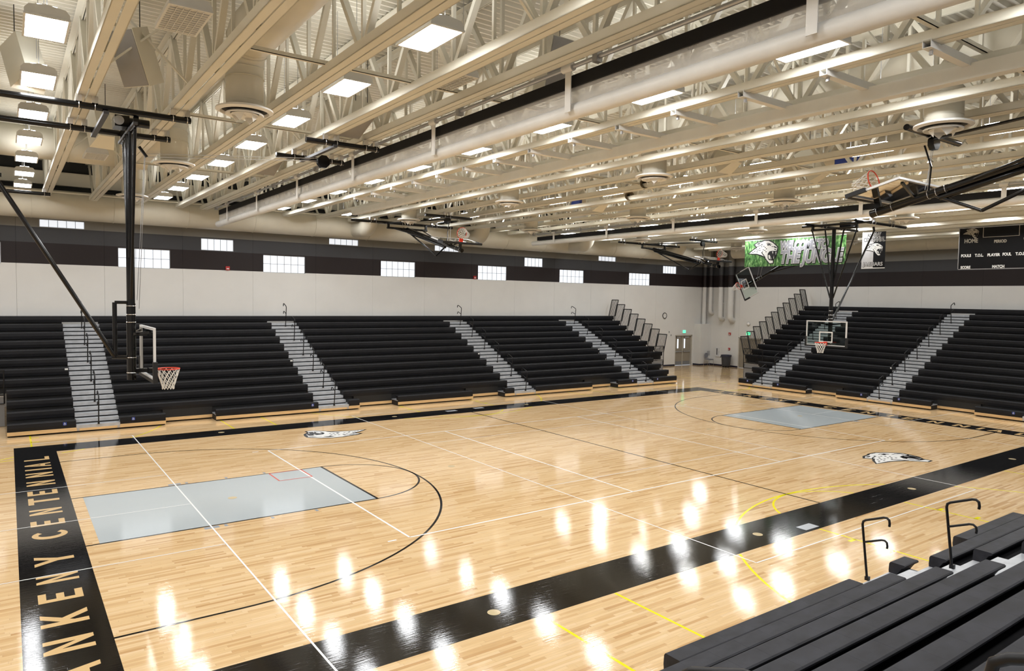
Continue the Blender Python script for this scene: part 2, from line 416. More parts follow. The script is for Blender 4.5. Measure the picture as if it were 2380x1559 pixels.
# cross basketball courts in yellow (not painted over the black border)
def yellow_pts(pts, wd, clip):
    run = []
    for p in pts+[None]:
        if p is not None and clip(p): run.append(p); continue
        if len(run) > 1:
            m = MB(); vs = []
            for i, q in enumerate(run):
                a = Vector(run[max(i-1, 0)]); b = Vector(run[min(i+1, len(run)-1)]); d = (b-a).normalized(); n = Vector((-d.y, d.x))*wd/2
                vs += [(q[0]-n.x, q[1]-n.y, 0.0006), (q[0]+n.x, q[1]+n.y, 0.0006)]
            m.add(vs, [(2*i, 2*i+1, 2*i+3, 2*i+2) for i in range(len(run)-1)])
            part('court_arc', m, 'paint_yellow', floor)
        run = []
def inside_border(p): return abs(p[0]) < LN and abs(p[1]) < WD
def outside_border(p): return abs(p[0]) > BX or abs(p[1]) > BY
for cx in (-16.7, 0.0, 16.7):
    for sy in (-1, 1):
        keep = (lambda p: (outside_border(p) or inside_border(p)) and abs(p[1]) < 14.4)
        A = [(cx+6.02*math.cos(t), sy*(12.76-6.02*math.sin(t))) for t in [PI*i/140 for i in range(141)]]
        B_ = [(cx+1.83*math.cos(t), sy*(8.6-1.83*math.sin(t))) for t in [PI*i/60 for i in range(61)]]
        yellow_pts(A, 0.05, keep); yellow_pts(B_, 0.05, keep)
        for s in (-1, 1):
            for lx in (1.80, 7.62):
                x = cx+s*lx
                if abs(x) < 23: part('court_line', quad_line((x, sy*(BY+0.01)), (x, sy*14.4), 0.05, 0.0006), 'paint_yellow', floor)
            for q in (9.45, 10.2): part('court_tick', quad_line((cx+s*1.8, sy*q), (cx+s*2.02, sy*q), 0.08, 0.0006), 'paint_yellow', floor)
# small floor plates and marks
for x, y in ((-11.3, 0), (-5.49, 0), (5.49, 0), (11.3, 0), (-3.2, -8.2), (3.23, -8.2), (-9.62, -8.2), (9.62, -8.2), (-3.2, 8.2), (3.23, 8.2), (-9.62, 8.2)):
    part('floor_plate', disc(x, y, 0.10, 0.0034), 'plate_brass', floor)
for x, y in ((-0.57, 8.3), (0.83, 8.4), (-1.89, -8.48)): part('floor_plate', rect(x-0.24, x+0.24, y-0.12, y+0.12, 0.0034), 'plate_white', floor)
for (a, b) in (((-9.94, 1.79), (-9.94, 0.92)), ((-9.94, 0.92), (-9.1, 0.92)), ((-9.1, 0.92), (-9.1, 1.79)), ((-9.94, 1.79), (-9.1, 1.79))):
    part('tape_line', quad_line(a, b, 0.035, 0.0036), 'paint_red', floor)
# painted block letters (unit box: u along reading, v up)
S_ = 0.26
GLY = {
 'A': [[(0, 0), (.36, 1), (.64, 1), (1, 0), (.74, 0), (.66, .22), (.34, .22), (.26, 0)], [(.40, .40), (.60, .40), (.5, .72)]],
 'N': [[(0, 0), (0, 1), (S_, 1), (.72, .36), (.72, 1), (1, 1), (1, 0), (.74, 0), (.28, .64), (.28, 0)]],
 'K': [[(0, 0), (0, 1), (.27, 1), (.27, .60), (.68, 1), (1, 1), (.55, .55), (1, 0), (.68, 0), (.36, .40), (.27, .30), (.27, 0)]],
 'E': [[(0, 0), (0, 1), (1, 1), (1, .82), (.30, .82), (.30, .60), (.85, .60), (.85, .42), (.30, .42), (.30, .18), (1, .18), (1, 0)]],
 'Y': [[(.36, 0), (.36, .42), (0, 1), (.28, 1), (.5, .62), (.72, 1), (1, 1), (.64, .42), (.64, 0)]],
 'T': [[(.36, 0), (.36, .82), (0, .82), (0, 1), (1, 1), (1, .82), (.64, .82), (.64, 0)]],
 'I': [[(0, 0), (0, 1), (1, 1), (1, 0)]],
 'L': [[(0, 0), (0, 1), (.30, 1), (.30, .18), (1, .18), (1, 0)]],
}
cc = []
for i in range(25):
    t = math.radians(40+280*i/24); cc.append((.5+.5*math.cos(t), .5+.5*math.sin(t)))
for i in range(25):
    t = math.radians(320-280*i/24); cc.append((.52+.24*math.cos(t), .5+.32*math.sin(t)))
GLY['C'] = [cc]
def letter(ch, y0, y1, sx):
    """letters in the end borders; sx=-1 near baseline (read towards +Y, tops to -X)"""
    for k, poly in enumerate(GLY[ch]):
        m = MB(); z = 0.0020+0.0006*k
        if sx < 0: P_ = [(-14.54-v*0.58, y0+u*(y1-y0), z) for u, v in poly]
        else: P_ = [(14.54+v*0.58, -(y0+u*(y1-y0)), z) for u, v in poly]
        if ch == 'A' and k == 1: mat = 'paint_black'
        else: mat = 'paint_maple'
        m.add(P_, [tuple(range(len(P_)))])
        part('painted_letter', m, mat, floor)
WORD = [('A', -7.02, -6.55), ('N', -6.10, -5.67), ('K', -5.2, -4.72), ('E', -4.26, -3.87), ('N', -3.42, -3.04), ('Y', -2.53, -2.0), ('C', -1.0, -0.44),
        ('E', -0.06, 0.33), ('N', 0.80, 1.24), ('T', 1.68, 2.28), ('E', 2.52, 2.95), ('N', 3.50, 3.96), ('N', 4.44, 4.92), ('I', 5.28, 5.42), ('A', 5.66, 6.14), ('L', 6.55, 7.02)]
for sx in (-1, 1):
    for ch, a, b in WORD: letter(ch, a, b, sx)

# the spotted cat-head emblem (traced in a 490 x 345 box)
EMB = dict(
 black=[(180,450),(260,385),(305,362),(270,318),(335,282),(390,278),(440,262),(520,265),(590,300),(650,350),(668,375),(665,430),(648,495),(630,515),(607,540),(604,600),(535,606),(500,570),(440,508),(400,492),(330,467),(250,460)],
 white=[(203,444),(272,396),(332,366),(294,322),(342,296),(400,292),(445,276),(515,279),(580,311),(640,360),(654,385),(641,424),(572,420),(530,426),(503,460),(506,520),(530,550),(590,558),(590,589),(541,594),(507,560),(450,495),(405,475),(330,452),(250,447)],
 mouth=[(536,432),(575,424),(640,430),(645,478),(627,497),(602,538),(560,545),(524,530),(508,470)],
)
EMB_W = [[(516,480),(535,474),(551,502),(546,538),(522,524)], [(576,430),(592,430),(587,468)], [(628,436),(640,436),(634,486)], [(596,534),(607,524),(604,484)], [(556,540),(566,540),(562,505)]]
EMB_K = [[(486,322),(530,322),(556,346),(545,350),(520,338),(504,352)], [(400,318),(416,318),(412,338),(398,334)], [(600,352),(640,372),(652,392),(630,384),(604,376)],
         [(318,312),(352,302),(384,304),(370,318),(340,322)],
         [(405,428),(440,466),(474,512),(466,514),(430,474),(398,438)], [(300,361),(345,340),(396,330),(398,337),(347,349),(306,367)], [(470,316),(500,306),(545,318),(580,344),(540,326),(500,315)], [(604,392),(632,402),(640,416),(612,410)], [(560,356),(600,362),(604,368),(566,366)]]
EMB_S = [(290,415),(316,392),(345,400),(370,377),(404,356),(376,406),(430,400),(462,368),(456,410),(482,388),(476,430),(330,426),(440,352),(262,428),(420,430)]
def emblem(name, parent, centre, right, up, size, gap, mats=('black_paint', 'white_paint', 'black_paint'), z0=0.0):
    R_ = Vector(right); U_ = Vector(up); N_ = R_.cross(U_); c = Vector(centre); k = size/490.0
    def pt(p, lay): return c + R_*((p[0]-424)*k) + U_*((434-p[1])*k) + N_*(gap*lay+z0)
    def poly(pl, lay): return MB().add([pt(p, lay) for p in pl], [tuple(range(len(pl)))])
    e = part(name, poly(EMB['black'], 1), mats[0], parent)
    part('emblem_face', poly(EMB['white'], 2), mats[1], e)
    part('emblem_mouth', poly(EMB['mouth'], 3), mats[2], e)
    m = MB()
    for t in EMB_W: m.add([pt(p, 4) for p in t], [tuple(range(len(t)))])
    part('emblem_teeth', m, mats[1], e)
    m = MB()
    for t in EMB_K: m.add([pt(p, 3) for p in t], [tuple(range(len(t)))])
    part('emblem_eye', m, mats[2], e)
    m = MB()
    for (x, y) in EMB_S: m.add([pt((x+9*math.cos(PI*i/3)*1.1, y+7*math.sin(PI*i/3)), 3) for i in range(6)], [tuple(range(6))])
    part('emblem_spots', m, mats[2], e)
emblem('painted_emblem', floor, (-6.35, 6.2, 0), (-1, 0, 0), (0, -1, 0), 2.3, 0.0006, ('paint_black', 'paint_white', 'paint_black'), 0.001)
emblem('painted_emblem', floor, (6.35, -6.2, 0), (1, 0, 0), (0, 1, 0), 2.3, 0.0006, ('paint_black', 'paint_white', 'paint_black'), 0.001)

# ------------------------------------------------------------------ walls, windows, doors, ceiling deck
wall_l = struct('wall_left', MB().box(-27.3, 27.7, WL+0.30, WL+0.5, 0, 10.2), 'wall_paint', 'long side wall of tall precast panels with painted bands and high windows', 'wall')
wall_f = struct('wall_far', MB().box(WF+0.12, WF+0.4, -18.5, WL+0.5, 0, 10.2), 'wall_paint', 'end wall of precast panels with off-white, brown and grey bands', 'wall')
struct('wall_near', MB().box(-27.3, 27.3, -18.8, -18.5, 0, 10.2), 'wall_paint', 'side wall behind the nearest bleachers', 'wall')
struct('wall_back', MB().box(-27.6, -27.3, -18.8, WL+0.5, 0, 10.2), 'wall_paint', 'end wall behind the left baseline', 'wall')
LOW = [-17.66+6.155*k for k in range(7)]       # left edges of the lower windows
UPW = [(-20.5, 'm'), (-14.32, 'h'), (-8.15, 'm'), (-2.06, 'h'), (4.07, 'h'), (10.33, 'm'), (16.42, 'h'), (22.63, 'm')]
OPEN = [(x, x+2.06, 5.75, 6.60, 6, 2) for x in LOW] + [(x, x+(1.44 if t == 'm' else 1.60), 6.67 if t == 'm' else 7.28, 7.22 if t == 'm' else 7.61, 5, 1) for x, t in UPW]
JO = [-15.11+3.09*k for k in range(-4, 15)]
for k in range(len(JO)-1):
    x0 = JO[k]+0.003; x1 = min(JO[k+1]-0.003, 27.4)
    if x1 - x0 < 0.2: continue
    op = [o for o in OPEN if o[0] > x0-0.01 and o[1] < x1+0.01]
    dr = (max(x0, 24.12), min(x1, 25.98), 0, 2.24) if x0 < 25.98 and x1 > 24.12 else None
    holes = [(o[0], o[1], o[2], o[3]) for o in op] + ([dr] if dr else [])
    xs = sorted({x0, x1} | {h[0] for h in holes} | {h[1] for h in holes}); zs = sorted({0.0, 10.2} | {h[2] for h in holes} | {h[3] for h in holes})
    m = MB()
    for i in range(len(xs)-1):
        run = None
        for j in range(len(zs)-1):
            cx, cz = (xs[i]+xs[i+1])/2, (zs[j]+zs[j+1])/2
            if any(h[0] < cx < h[1] and h[2] < cz < h[3] for h in holes):
                if run is not None: m.box(xs[i], xs[i+1], WL, WL+0.29, run, zs[j]); run = None
            elif run is None: run = zs[j]
        if run is not None: m.box(xs[i], xs[i+1], WL, WL+0.29, run, zs[-1])
    part('wall_panel', m, 'wall_paint', wall_l)
JF = [18.09-3.09*k for k in range(13)]
for k in range(len(JF)-1):
    y1 = JF[k]-0.003 if k else WL; y0 = JF[k+1]+0.003
    m = MB()
    if k == 0 or not (y0 < 13.1 < y1 or y0 < 14.9 < y1): m.box(WF, WF+0.11, y0, y1, 0, 10.2)
    elif k == 1:
        m.box(WF, WF+0.11, y0, y1, 2.2, 10.2)
        if y1 > 15.0: m.box(WF, WF+0.11, 15.0, y1, 0, 2.2)
        if y0 < 13.1: m.box(WF, WF+0.11, y0, 13.1, 0, 2.2)
    else: m.box(WF, WF+0.11, y0, min(y1, 13.1) if y1 > 13.1 else y1, 0, 10.2)
    part('wall_panel', m, 'wall_paint', wall_f)
for n_, (x0, x1, z0, z1, nc, nr) in enumerate(sorted(OPEN)):
    kind = 'tall two-row' if nr == 2 else 'low single-row'
    idx = sorted(o for o in OPEN if (o[5] == nr) and (nr == 2 or abs(o[2]-z0) < 0.1)).index((x0, x1, z0, z1, nc, nr))
    band = 'brown band' if nr == 2 else ('charcoal band' if z0 < 7 else 'grey band under the duct')
    t = thing('window_%d' % (n_+1), 'translucent %s window in the %s, %s from the left' % (kind, band, ordn(idx)), 'window', ((x0+x1)/2, WL, z0), None, 'structure')
    fr = MB(); y0, y1 = WL+0.05, WL+0.13
    fr.box(x0, x0+0.02, y0, y1, z0, z1).box(x1-0.02, x1, y0, y1, z0, z1).box(x0, x1, y0, y1, z0, z0+0.02).box(x0, x1, y0, y1, z1-0.02, z1)
    part('window_frame', fr, 'steel', t)
    dx = (x1-x0-0.04)/nc; dz = (z1-z0-0.04)/nr
    for i in range(nc):
        for j in range(nr):
            a = x0+0.02+i*dx; b = z0+0.02+j*dz
            part('pane', MB().box(a+0.006, a+dx-0.006, WL+0.08, WL+0.10, b+0.006, b+dz-0.006), 'window_pane', t)
    bars = MB()
    for i in range(1, nc): bars.box(x0+0.02+i*dx-0.008, x0+0.02+i*dx+0.008, WL+0.065, WL+0.12, z0+0.02, z1-0.02)
    for j in range(1, nr): bars.box(x0+0.02, x1-0.02, WL+0.065, WL+0.12, z0+0.02+j*dz-0.008, z0+0.02+j*dz+0.008)
    part('glazing_bars', bars, 'bar_grey', t)
# doors
d1 = thing('door_1', 'taupe double door with narrow glass lights under the exit sign', 'door', (25.05, WL, 0), None, 'structure')
fr = MB(); fr.box(24.12, 24.19, WL+0.02, WL+0.26, 0, 2.24).box(25.91, 25.98, WL+0.02, WL+0.26, 0, 2.24).box(24.12, 25.98, WL+0.02, WL+0.26, 2.16, 2.24)
part('door_frame', fr, 'door_frame', d1)
part('mullion', MB().box(25.02, 25.08, WL+0.10, WL+0.24, 0, 2.16), 'door_frame', d1)
for x0 in (24.20, 25.09):
    lf = part('door_leaf', MB().box(x0, x0+0.81, WL+0.14, WL+0.19, 0.01, 2.15), 'door_taupe', d1)
    gx = x0+0.28 if x0 < 25 else x0+0.12
    part('glass_light', MB().box(gx, gx+0.14, WL+0.13, WL+0.145, 1.25, 1.95), 'window_pane', lf)
    part('push_bar', MB().box(x0+0.05, x0+0.76, WL+0.07, WL+0.13, 0.98, 1.05), 'steel', lf)
    part('kick_plate', MB().box(x0+0.03, x0+0.78, WL+0.13, WL+0.145, 0.04, 0.30), 'panel_grey', lf)
    part('door_closer', MB().box(x0+0.15, x0+0.55, WL+0.06, WL+0.14, 2.02, 2.10), 'steel', lf)
d2 = thing('door_2', 'tall taupe door recess half hidden by the bleacher guard rail', 'door', (WF, 14.05, 0), None, 'structure')
fr = MB(); fr.box(WF+0.0, WF+0.11, 14.92, 15.0, 0, 2.2).box(WF, WF+0.11, 13.1, 13.18, 0, 2.2).box(WF, WF+0.11, 13.1, 15.0, 2.12, 2.2)
part('door_frame', fr, 'door_frame', d2)
for y0 in (13.19, 14.06): part('door_leaf', MB().box(WF+0.06, WF+0.10, y0, y0+0.85, 0.01, 2.11), 'door_taupe', d2)
# baseboards
struct('baseboard_left', MB().box(17.2, 24.1, WL-0.02, WL, 0, 0.11), 'base_navy', 'dark navy rubber baseboard below the clock', 'baseboard')
struct('baseboard_far', MB().box(WF-0.02, WF, 15.02, 17.42, 0, 0.11), 'base_navy', 'dark navy rubber baseboard behind the bin and chair', 'baseboard')
# boxed chase in the corner
ch = thing('trim_1', 'off-white boxed pipe chase in the corner beside the door', 'pipe chase', (26.7, 17.75, 0), None, 'structure')
part('chase_body', MB().box(26.12, WF, 17.45, WL, 0, 3.05), 'wall_paint', ch)
part('chase_base', MB().box(26.10, 26.12, 17.43, WL, 0, 0.11).box(26.10, WF, 17.43, 17.45, 0, 0.11), 'base_navy', ch)
struct('trim_2', MB().box(-27.3, 27.3, WL-0.25, WL, 9.0, 9.5).box(-27.3, 27.3, WL-0.35, WL, 9.5, 9.52), 'beige', 'beige steel ledger beam high on the windowed wall above the main duct', 'beam')
# roof deck: trapezoidal ribs running along X
m = MB(); P_ = []; y = -18.6
while y < 18.3:
    P_ += [(y, 10.08), (y+0.11, 10.08), (y+0.135, 10.00), (y+0.175, 10.00)]; y += 0.20
vs = [(x, a, b) for x in (-27.4, 27.4) for a, b in P_]; n = len(P_)
m.add(vs, [(i, i+1, n+i+1, n+i) for i in range(n-1)])
m.box(-27.5, 27.5, -18.7, 18.5, 10.10, 10.25)
struct('ceiling', m, 'deck_metal', 'beige ribbed metal roof deck', 'ceiling')

# ------------------------------------------------------------------ roof trusses
ZB = 8.32; ZT = 9.99
YS, YE = -17.6, 16.4
TX = [-17.35, -15.75, -14.15, -12.55, -10.95, -9.37, -8.40, -6.42] + [-4.83+1.6*k for k in range(20)]
proto = thing('roof_truss', '', 'truss', (TX[0], 0, ZB), 'roof trusses')
x0 = TX[0]
for s in (-1, 1):
    a = MB(); a.box(min(x0+s*0.012, x0+s*0.145), max(x0+s*0.012, x0+s*0.145), YS, YE, ZB, ZB+0.014).box(min(x0+s*0.131, x0+s*0.145), max(x0+s*0.131, x0+s*0.145), YS, YE, ZB, ZB+0.15)
    part('bottom_chord', a, 'beige', proto)
    a = MB(); a.box(min(x0+s*0.012, x0+s*0.13), max(x0+s*0.012, x0+s*0.13), -18.4, 18.1, ZT-0.014, ZT).box(min(x0+s*0.012, x0+s*0.026), max(x0+s*0.012, x0+s*0.026), -18.4, 18.1, ZT-0.12, ZT)
    part('top_chord', a, 'beige', proto)
nodes = [15.2-2.4*k for k in range(14)]
for k, y in enumerate(nodes):
    for s in (-1, 1):
        ty = y+s*1.2
        if -18.2 < ty < 17.9: part('web_diagonal', MB().bar((x0, y+s*0.05, ZB+0.06), (x0, ty-s*0.04, ZT-0.06), 0.10, 0.085), 'beige', proto)
    part('web_post', MB().bar((x0, y, ZB+0.05), (x0, y, ZT-0.05), 0.06, 0.06), 'beige', proto)
    if y-1.2 > YS: part('web_post', MB().bar((x0, y-1.2, ZB+0.05), (x0, y-1.2, ZT-0.05), 0.05, 0.05), 'beige', proto)
part('end_strut', MB().bar((x0, 16.3, ZB+0.06), (x0, 17.9, ZT-0.06), 0.07, 0.07), 'beige', proto)
proto['label'] = 'beige open-web roof truss, first from the left edge'
for i, x in enumerate(TX[1:]):
    copy_tree(proto, (x, 0, ZB), label='beige open-web roof truss, %s from the left edge' % ordn(i+1))
# horizontal bridging between trusses
for i, y in enumerate((16.15, 6.9, -0.1, -5.15, -11.95)):
    xa = -17.4 if i == 0 else -12.5
    solo('bridging_bar', MB().box(xa, 25.6, y-0.035, y+0.035, ZB+0.14, ZB+0.15).box(xa, 25.6, y-0.035, y-0.025, ZB+0.14, ZB+0.21), 'beige',
         'long thin beige bridging bar crossing the trusses, %s from the windowed wall' % ordn(i), 'bridging bar', 'bridging bars', base=(0, y, ZB+0.14))
LXX = [-14.9, -10.28, -5.55, -2.5, 2.2, 6.5, 11.0, 13.88, 18.6, 23.2]; LYY = [14.7-3.135*q for q in range(11)]
k = 0
for gi in range(2, len(TX)-1, 2):
    for y in ((9.9, 0.7, -8.8) if gi % 4 == 0 else (6.4, -2.6, -11.6)):
        xa, xb = TX[gi]+0.08, TX[gi+1]-0.08; k += 1
        if any(xa < q < xb for q in (-11.8, -1.05, 5.5, 13.2, 21.4, -7.9, 9.2)) or any(xa-0.3 < q < xb+0.3 for q in LXX) and any(abs(y-q) < 0.8 for q in LYY): continue
        t = thing('cross_brace', 'crossed beige braces between trusses, %s by row from the left, %s' % (ordn(gi//2-1), {0: 'near the windowed wall', 1: 'over mid court', 2: 'over the near side'}[(k-1) % 3]), 'brace', ((xa+xb)/2, y, ZB+0.1), 'cross braces between trusses')
        part('brace', MB().bar((xa, y, ZB+0.12), (xb, y, ZT-0.15), 0.05, 0.03), 'beige', t)
        part('brace', MB().bar((xa, y+0.06, ZT-0.15), (xb, y+0.06, ZB+0.12), 0.05, 0.03), 'beige', t)

# ------------------------------------------------------------------ ceiling lamps
LX = [-24.0, -19.5, -14.9, -10.28, -5.55, -2.5, 2.2, 6.5, 11.0, 13.88, 18.6, 23.2]  # the two leftmost rows are out of view, added for their light
LY = [14.7-3.135*k for k in range(11)]
def make_lamp(lit):
    t = thing('ceiling_lamp', '', 'lamp', (0, 0, 8.475), 'lit lamps' if lit else 'unlit lamps')
    prof = [(-0.27, 8.485), (-0.27, 8.555), (-0.22, 8.615), (0, 8.645), (0.22, 8.615), (0.27, 8.555), (0.27, 8.485)]
    h = MB(); h.prism([(x, -0.54, z) for x, z in prof], (0, 1.08, 0))
    part('housing', h, 'lampbody', t)
    part('diffuser', MB().add([(-0.25, -0.517, 8.476), (-0.25, 0.517, 8.476), (0.25, 0.517, 8.476), (0.25, -0.517, 8.476)], [(0, 1, 2, 3)]), 'lamp' if lit else 'louver', t)
    r = MB(); r.box(-0.280, -0.250, -0.55, 0.55, 8.470, 8.495).box(0.250, 0.280, -0.55, 0.55, 8.470, 8.495).box(-0.250, 0.250, -0.55, -0.517, 8.470, 8.495).box(-0.250, 0.250, 0.517, 0.55, 8.470, 8.495)
    part('rim', r, 'lampbody', t)
    if lit: part('uplight_slot', MB().add([(-0.12, -0.5, 8.650), (0.12, -0.5, 8.650), (0.12, 0.5, 8.650), (-0.12, 0.5, 8.650)], [(0, 1, 2, 3)]), 'lamp_up', t)
    else:
        g = MB()
        for i in range(1, 6): g.box(-0.248+i*0.0827-0.004, -0.248+i*0.0827+0.004, -0.515, 0.515, 8.460, 8.473)
        for i in range(1, 12): g.box(-0.248, 0.248, -0.515+i*0.0858-0.004, -0.515+i*0.0858+0.004, 8.460, 8.473)
        part('louver_grid', g, 'lampbody', t)
    for y in (-0.45, 0.45): part('hanger', MB().tube((0, y, 8.635), (0, y, 10.0), 0.006, 4), 'steel', t)
    return t
lp = make_lamp(True); up = make_lamp(False)
first = True
for i, x in enumerate(LX):
    for j, y in enumerate(LY):
        lab = 'lit rectangular fluorescent lamp, %s row from the left, %s from the windowed wall' % (ordn(i), ordn(j))
        if first: lp.location = (x, y, 8.475); lp['label'] = lab; first = False
        else: copy_tree(lp, (x, y, 8.475), label=lab)
for i, (x, y) in enumerate(((-13.35, -5.7), (-13.33, 6.6), (-8.97, -5.6), (5.55, -1.5), (5.55, 1.0))):
    lab = 'unlit louvred ceiling lamp, ' + ('nearest the upper left corner', 'beside the near backboard mast', 'between the two trusses above mid picture', 'dim one over far mid court', 'dim one just beyond the other, over far mid court')[i]
    if i == 0: up.location = (x, y, 8.475); up['label'] = lab
    else: copy_tree(up, (x, y, 8.475), label=lab)

# ------------------------------------------------------------------ ducts and diffusers
R_M = 0.58
md = thing('main_duct', 'large round beige duct running along the windowed wall', 'duct', (0, 17.3, 8.15))
part('duct_shell', MB().tube((-27.0, 17.35, 8.15), (26.2, 17.35, 8.15), R_M, 32), 'duct', md)
for k in range(19):
    part('seam_ring', MB().torus((-26.0+2.85*k, 17.35, 8.15), R_M+0.004, 0.014, (1, 0, 0), 32, 6), 'duct', md)
md2 = thing('end_wall_duct', 'round beige duct along the end wall behind the banners', 'duct', (26.5, 0, 8.2))
part('duct_shell', MB().tube((26.5, -18, 8.2), (26.5, 15.0, 8.2), 0.42, 28), 'duct', md2)
for k in range(9): part('seam_ring', MB().torus((26.5, -15+3.4*k, 8.2), 0.424, 0.012, (0, 1, 0), 28, 6), 'duct', md2)
def elbow(c, r0, a0, a1, plane, n=7):
    """points of a quarter bend in the Y-Z plane about c"""
    return [(c[0], c[1]+r0*math.cos(a0+(a1-a0)*i/n), c[2]+r0*math.sin(a0+(a1-a0)*i/n)) for i in range(n+1)]
def diffuser(x, y, label):
    t = thing('air_diffuser', label, 'diffuser', (x, y, 7.95), 'round air diffusers')
    part('drop_collar', MB().lathe((x, y, 0), [(0.325, 8.06), (0.325, 8.30)], 28), 'duct', t)
    part('outer_ring', MB().lathe((x, y, 0), [(0.42, 8.09), (0.50, 8.06), (0.505, 8.03), (0.43, 8.0), (0.405, 8.05)], 32, closed=True), 'offwhite', t)
    part('middle_ring', MB().lathe((x, y, 0), [(0.31, 8.0), (0.34, 7.975), (0.33, 7.95), (0.25, 7.99)], 28, closed=True), 'offwhite', t)
    part('inner_plate', MB().lathe((x, y, 0), [(0.02, 7.99), (0.24, 7.97), (0.24, 7.955), (0.02, 7.965)], 24, closed=True), 'offwhite', t)
    part('throat', MB().lathe((x, y, 0), [(0.02, 8.055), (0.415, 8.055), (0.415, 8.085), (0.02, 8.085)], 24, closed=True), 'dark', t)
    part('safety_wire', MB().tube((x+0.36, y, 8.08), (x+0.36, y, 10.06), 0.004, 4), 'steel', t)
    for k in range(4):
        a = PI/4+k*PI/2; u = Vector((math.cos(a), math.sin(a), 0)); s = Vector((-u.y, u.x, 0)); c = Vector((x, y, 0))
        part('vane', MB().prism([c+u*0.20-s*0.13+Vector((0, 0, 7.965)), c+u*0.20+s*0.13+Vector((0, 0, 7.965)), c+u*0.16+Vector((0, 0, 7.83))], u*0.008), 'offwhite', t)
    return t
RD = 0.33; ZD = 9.28
rows = [(-11.8, [11.4, 3.75], [-3.0, -10.3], 'first row'), (-1.05, [11.3, 3.7], [-3.1, -10.4], 'second row'), (5.5, [11.1, 3.9], [-2.75, -10.2], 'third row'), (13.1, [11.0, 3.7], [-3.0, -10.2], 'fourth row'), (21.4, [11.0, 3.7], [-3.0], 'fifth row')]
wheres = ['nearest the windowed wall', 'second from the windowed wall', 'third from the windowed wall', 'fourth from the windowed wall']
for ri, (x, fa, ne, nm) in enumerate(rows):
    for grp, sgn, src in ((fa, 1, 16.6), (ne, -1, -18.49)):
        y_end = grp[-1] if sgn > 0 else grp[0]
        t = thing('branch_duct', 'round beige branch duct feeding the %s of diffusers, %s' % (nm, 'windowed wall side' if sgn > 0 else 'camera side'), 'duct', (x, src, ZD))
        RH = 0.42
        if sgn > 0 and ri == 0: run = [(x, 11.8, ZD)]
        elif sgn > 0: run = [(x, 17.2, 8.05), (x, 16.0, 8.0)] + elbow((x, 16.0, 8.55), 0.55, -PI/2, -PI, 0)[1:] + [(x, 15.45, 8.8)] + elbow((x, 14.9, 8.75), 0.53, 0, PI/2, 0)[1:]
        else: run = [(x, src, ZD)]
        bend = elbow((x, y_end+sgn*0.55, ZD-0.55), 0.55, PI/2, PI if sgn > 0 else 0, 0)
        k0 = len(run); run += bend + [(x, y_end, 8.2)]
        rad = [RH]*(k0+1) + [RH-(RH-RD)*min(1, i/5) for i in range(1, len(bend))] + [RD]
        part('duct_run', MB().path(run, rad, 24), 'duct', t)
        for g in grp:
            if g != y_end: part('duct_drop', MB().tube((x, g, ZD-0.1), (x, g, 8.2), RD, 24), 'duct', t)
            part('seam_ring', MB().torus((x, g, 8.62), RD+0.003, 0.012, (0, 0, 1), 24, 6), 'duct', t)
        for kk in range(3): part('seam_ring', MB().torus(bend[2+2*kk], rad[k0+2+2*kk]+0.004, 0.012, (0, -math.sin(PI/2+sgn*(2+2*kk)*PI/14), math.cos(PI/2+sgn*(2+2*kk)*PI/14)), 24, 6), 'duct', t)
        if ri == 0 and sgn > 0:
            part('cross_run', MB().tube((-22.0, 9.65, 9.2), (x+0.2, 9.65, 9.2), 0.48, 28), 'duct', t)
            for q in (-19, -16.4, -13.8): part('seam_ring', MB().torus((q, 9.65, 9.2), 0.484, 0.014, (1, 0, 0), 28, 6), 'duct', t)
    for j, y in enumerate(fa+ne):
        diffuser(x, y, 'white round diffuser, %s from the left, %s' % (nm, wheres[j]))

# ------------------------------------------------------------------ divider curtains
def curtain(x, zt, y1, straps, label, mesh):
    t = thing('divider_curtain', label, 'curtain', (x, 0, zt), 'rolled-up divider curtains')
    y0 = -17.8
    part('roll', MB().tube((x, y0, zt), (x, y1, zt), 0.125, 20), 'offwhite', t, label='off-white rolled curtain tube')
    if mesh: part('mesh_band', MB().box(x-0.06, x-0.05, y0, y1-0.45, zt+0.09, zt+0.38), 'mesh_cloth', t, label='see-through white mesh')
    h0 = zt+0.36 if mesh else zt+0.14
    part('header', MB().box(x-0.09, x+0.07, y0, y1-0.5, h0, h0+0.19), 'black_cloth', t, label='black header band')
    part('drive_pipe', MB().tube((x-0.18, y0, ZB+0.02), (x-0.18, y1-0.6, ZB+0.02), 0.035, 10), 'steel', t)
    for s in straps:
        p_ = part('strap', MB().box(x-0.185, x-0.17, s-0.07, s+0.07, zt-0.05, ZB+0.06), 'offwhite', t)
        part('strap_drum', MB().tube((x-0.18, s-0.12, ZB+0.02), (x-0.18, s+0.12, ZB+0.02), 0.065, 12), 'offwhite', p_)
    for k in range(9):
        s = -16.5+4.0*k
        part('pipe_bracket', MB().box(x-0.24, x-0.12, s-0.05, s+0.05, ZB-0.06, ZB+0.10).box(x-0.2, x-0.16, s-0.02, s+0.02, ZB+0.1, ZB+0.35), 'steel', t)
STR = [13.7, 9.5, 5.15, 0.82, -3.44, -7.82, -12.03, -16.3]
curtain(-7.9, 7.70, 15.95, STR, 'rolled-up divider curtain with black header nearest the camera', True)
curtain(9.2, 7.86, 15.8, STR, 'rolled-up divider curtain with black header over the far court', False)
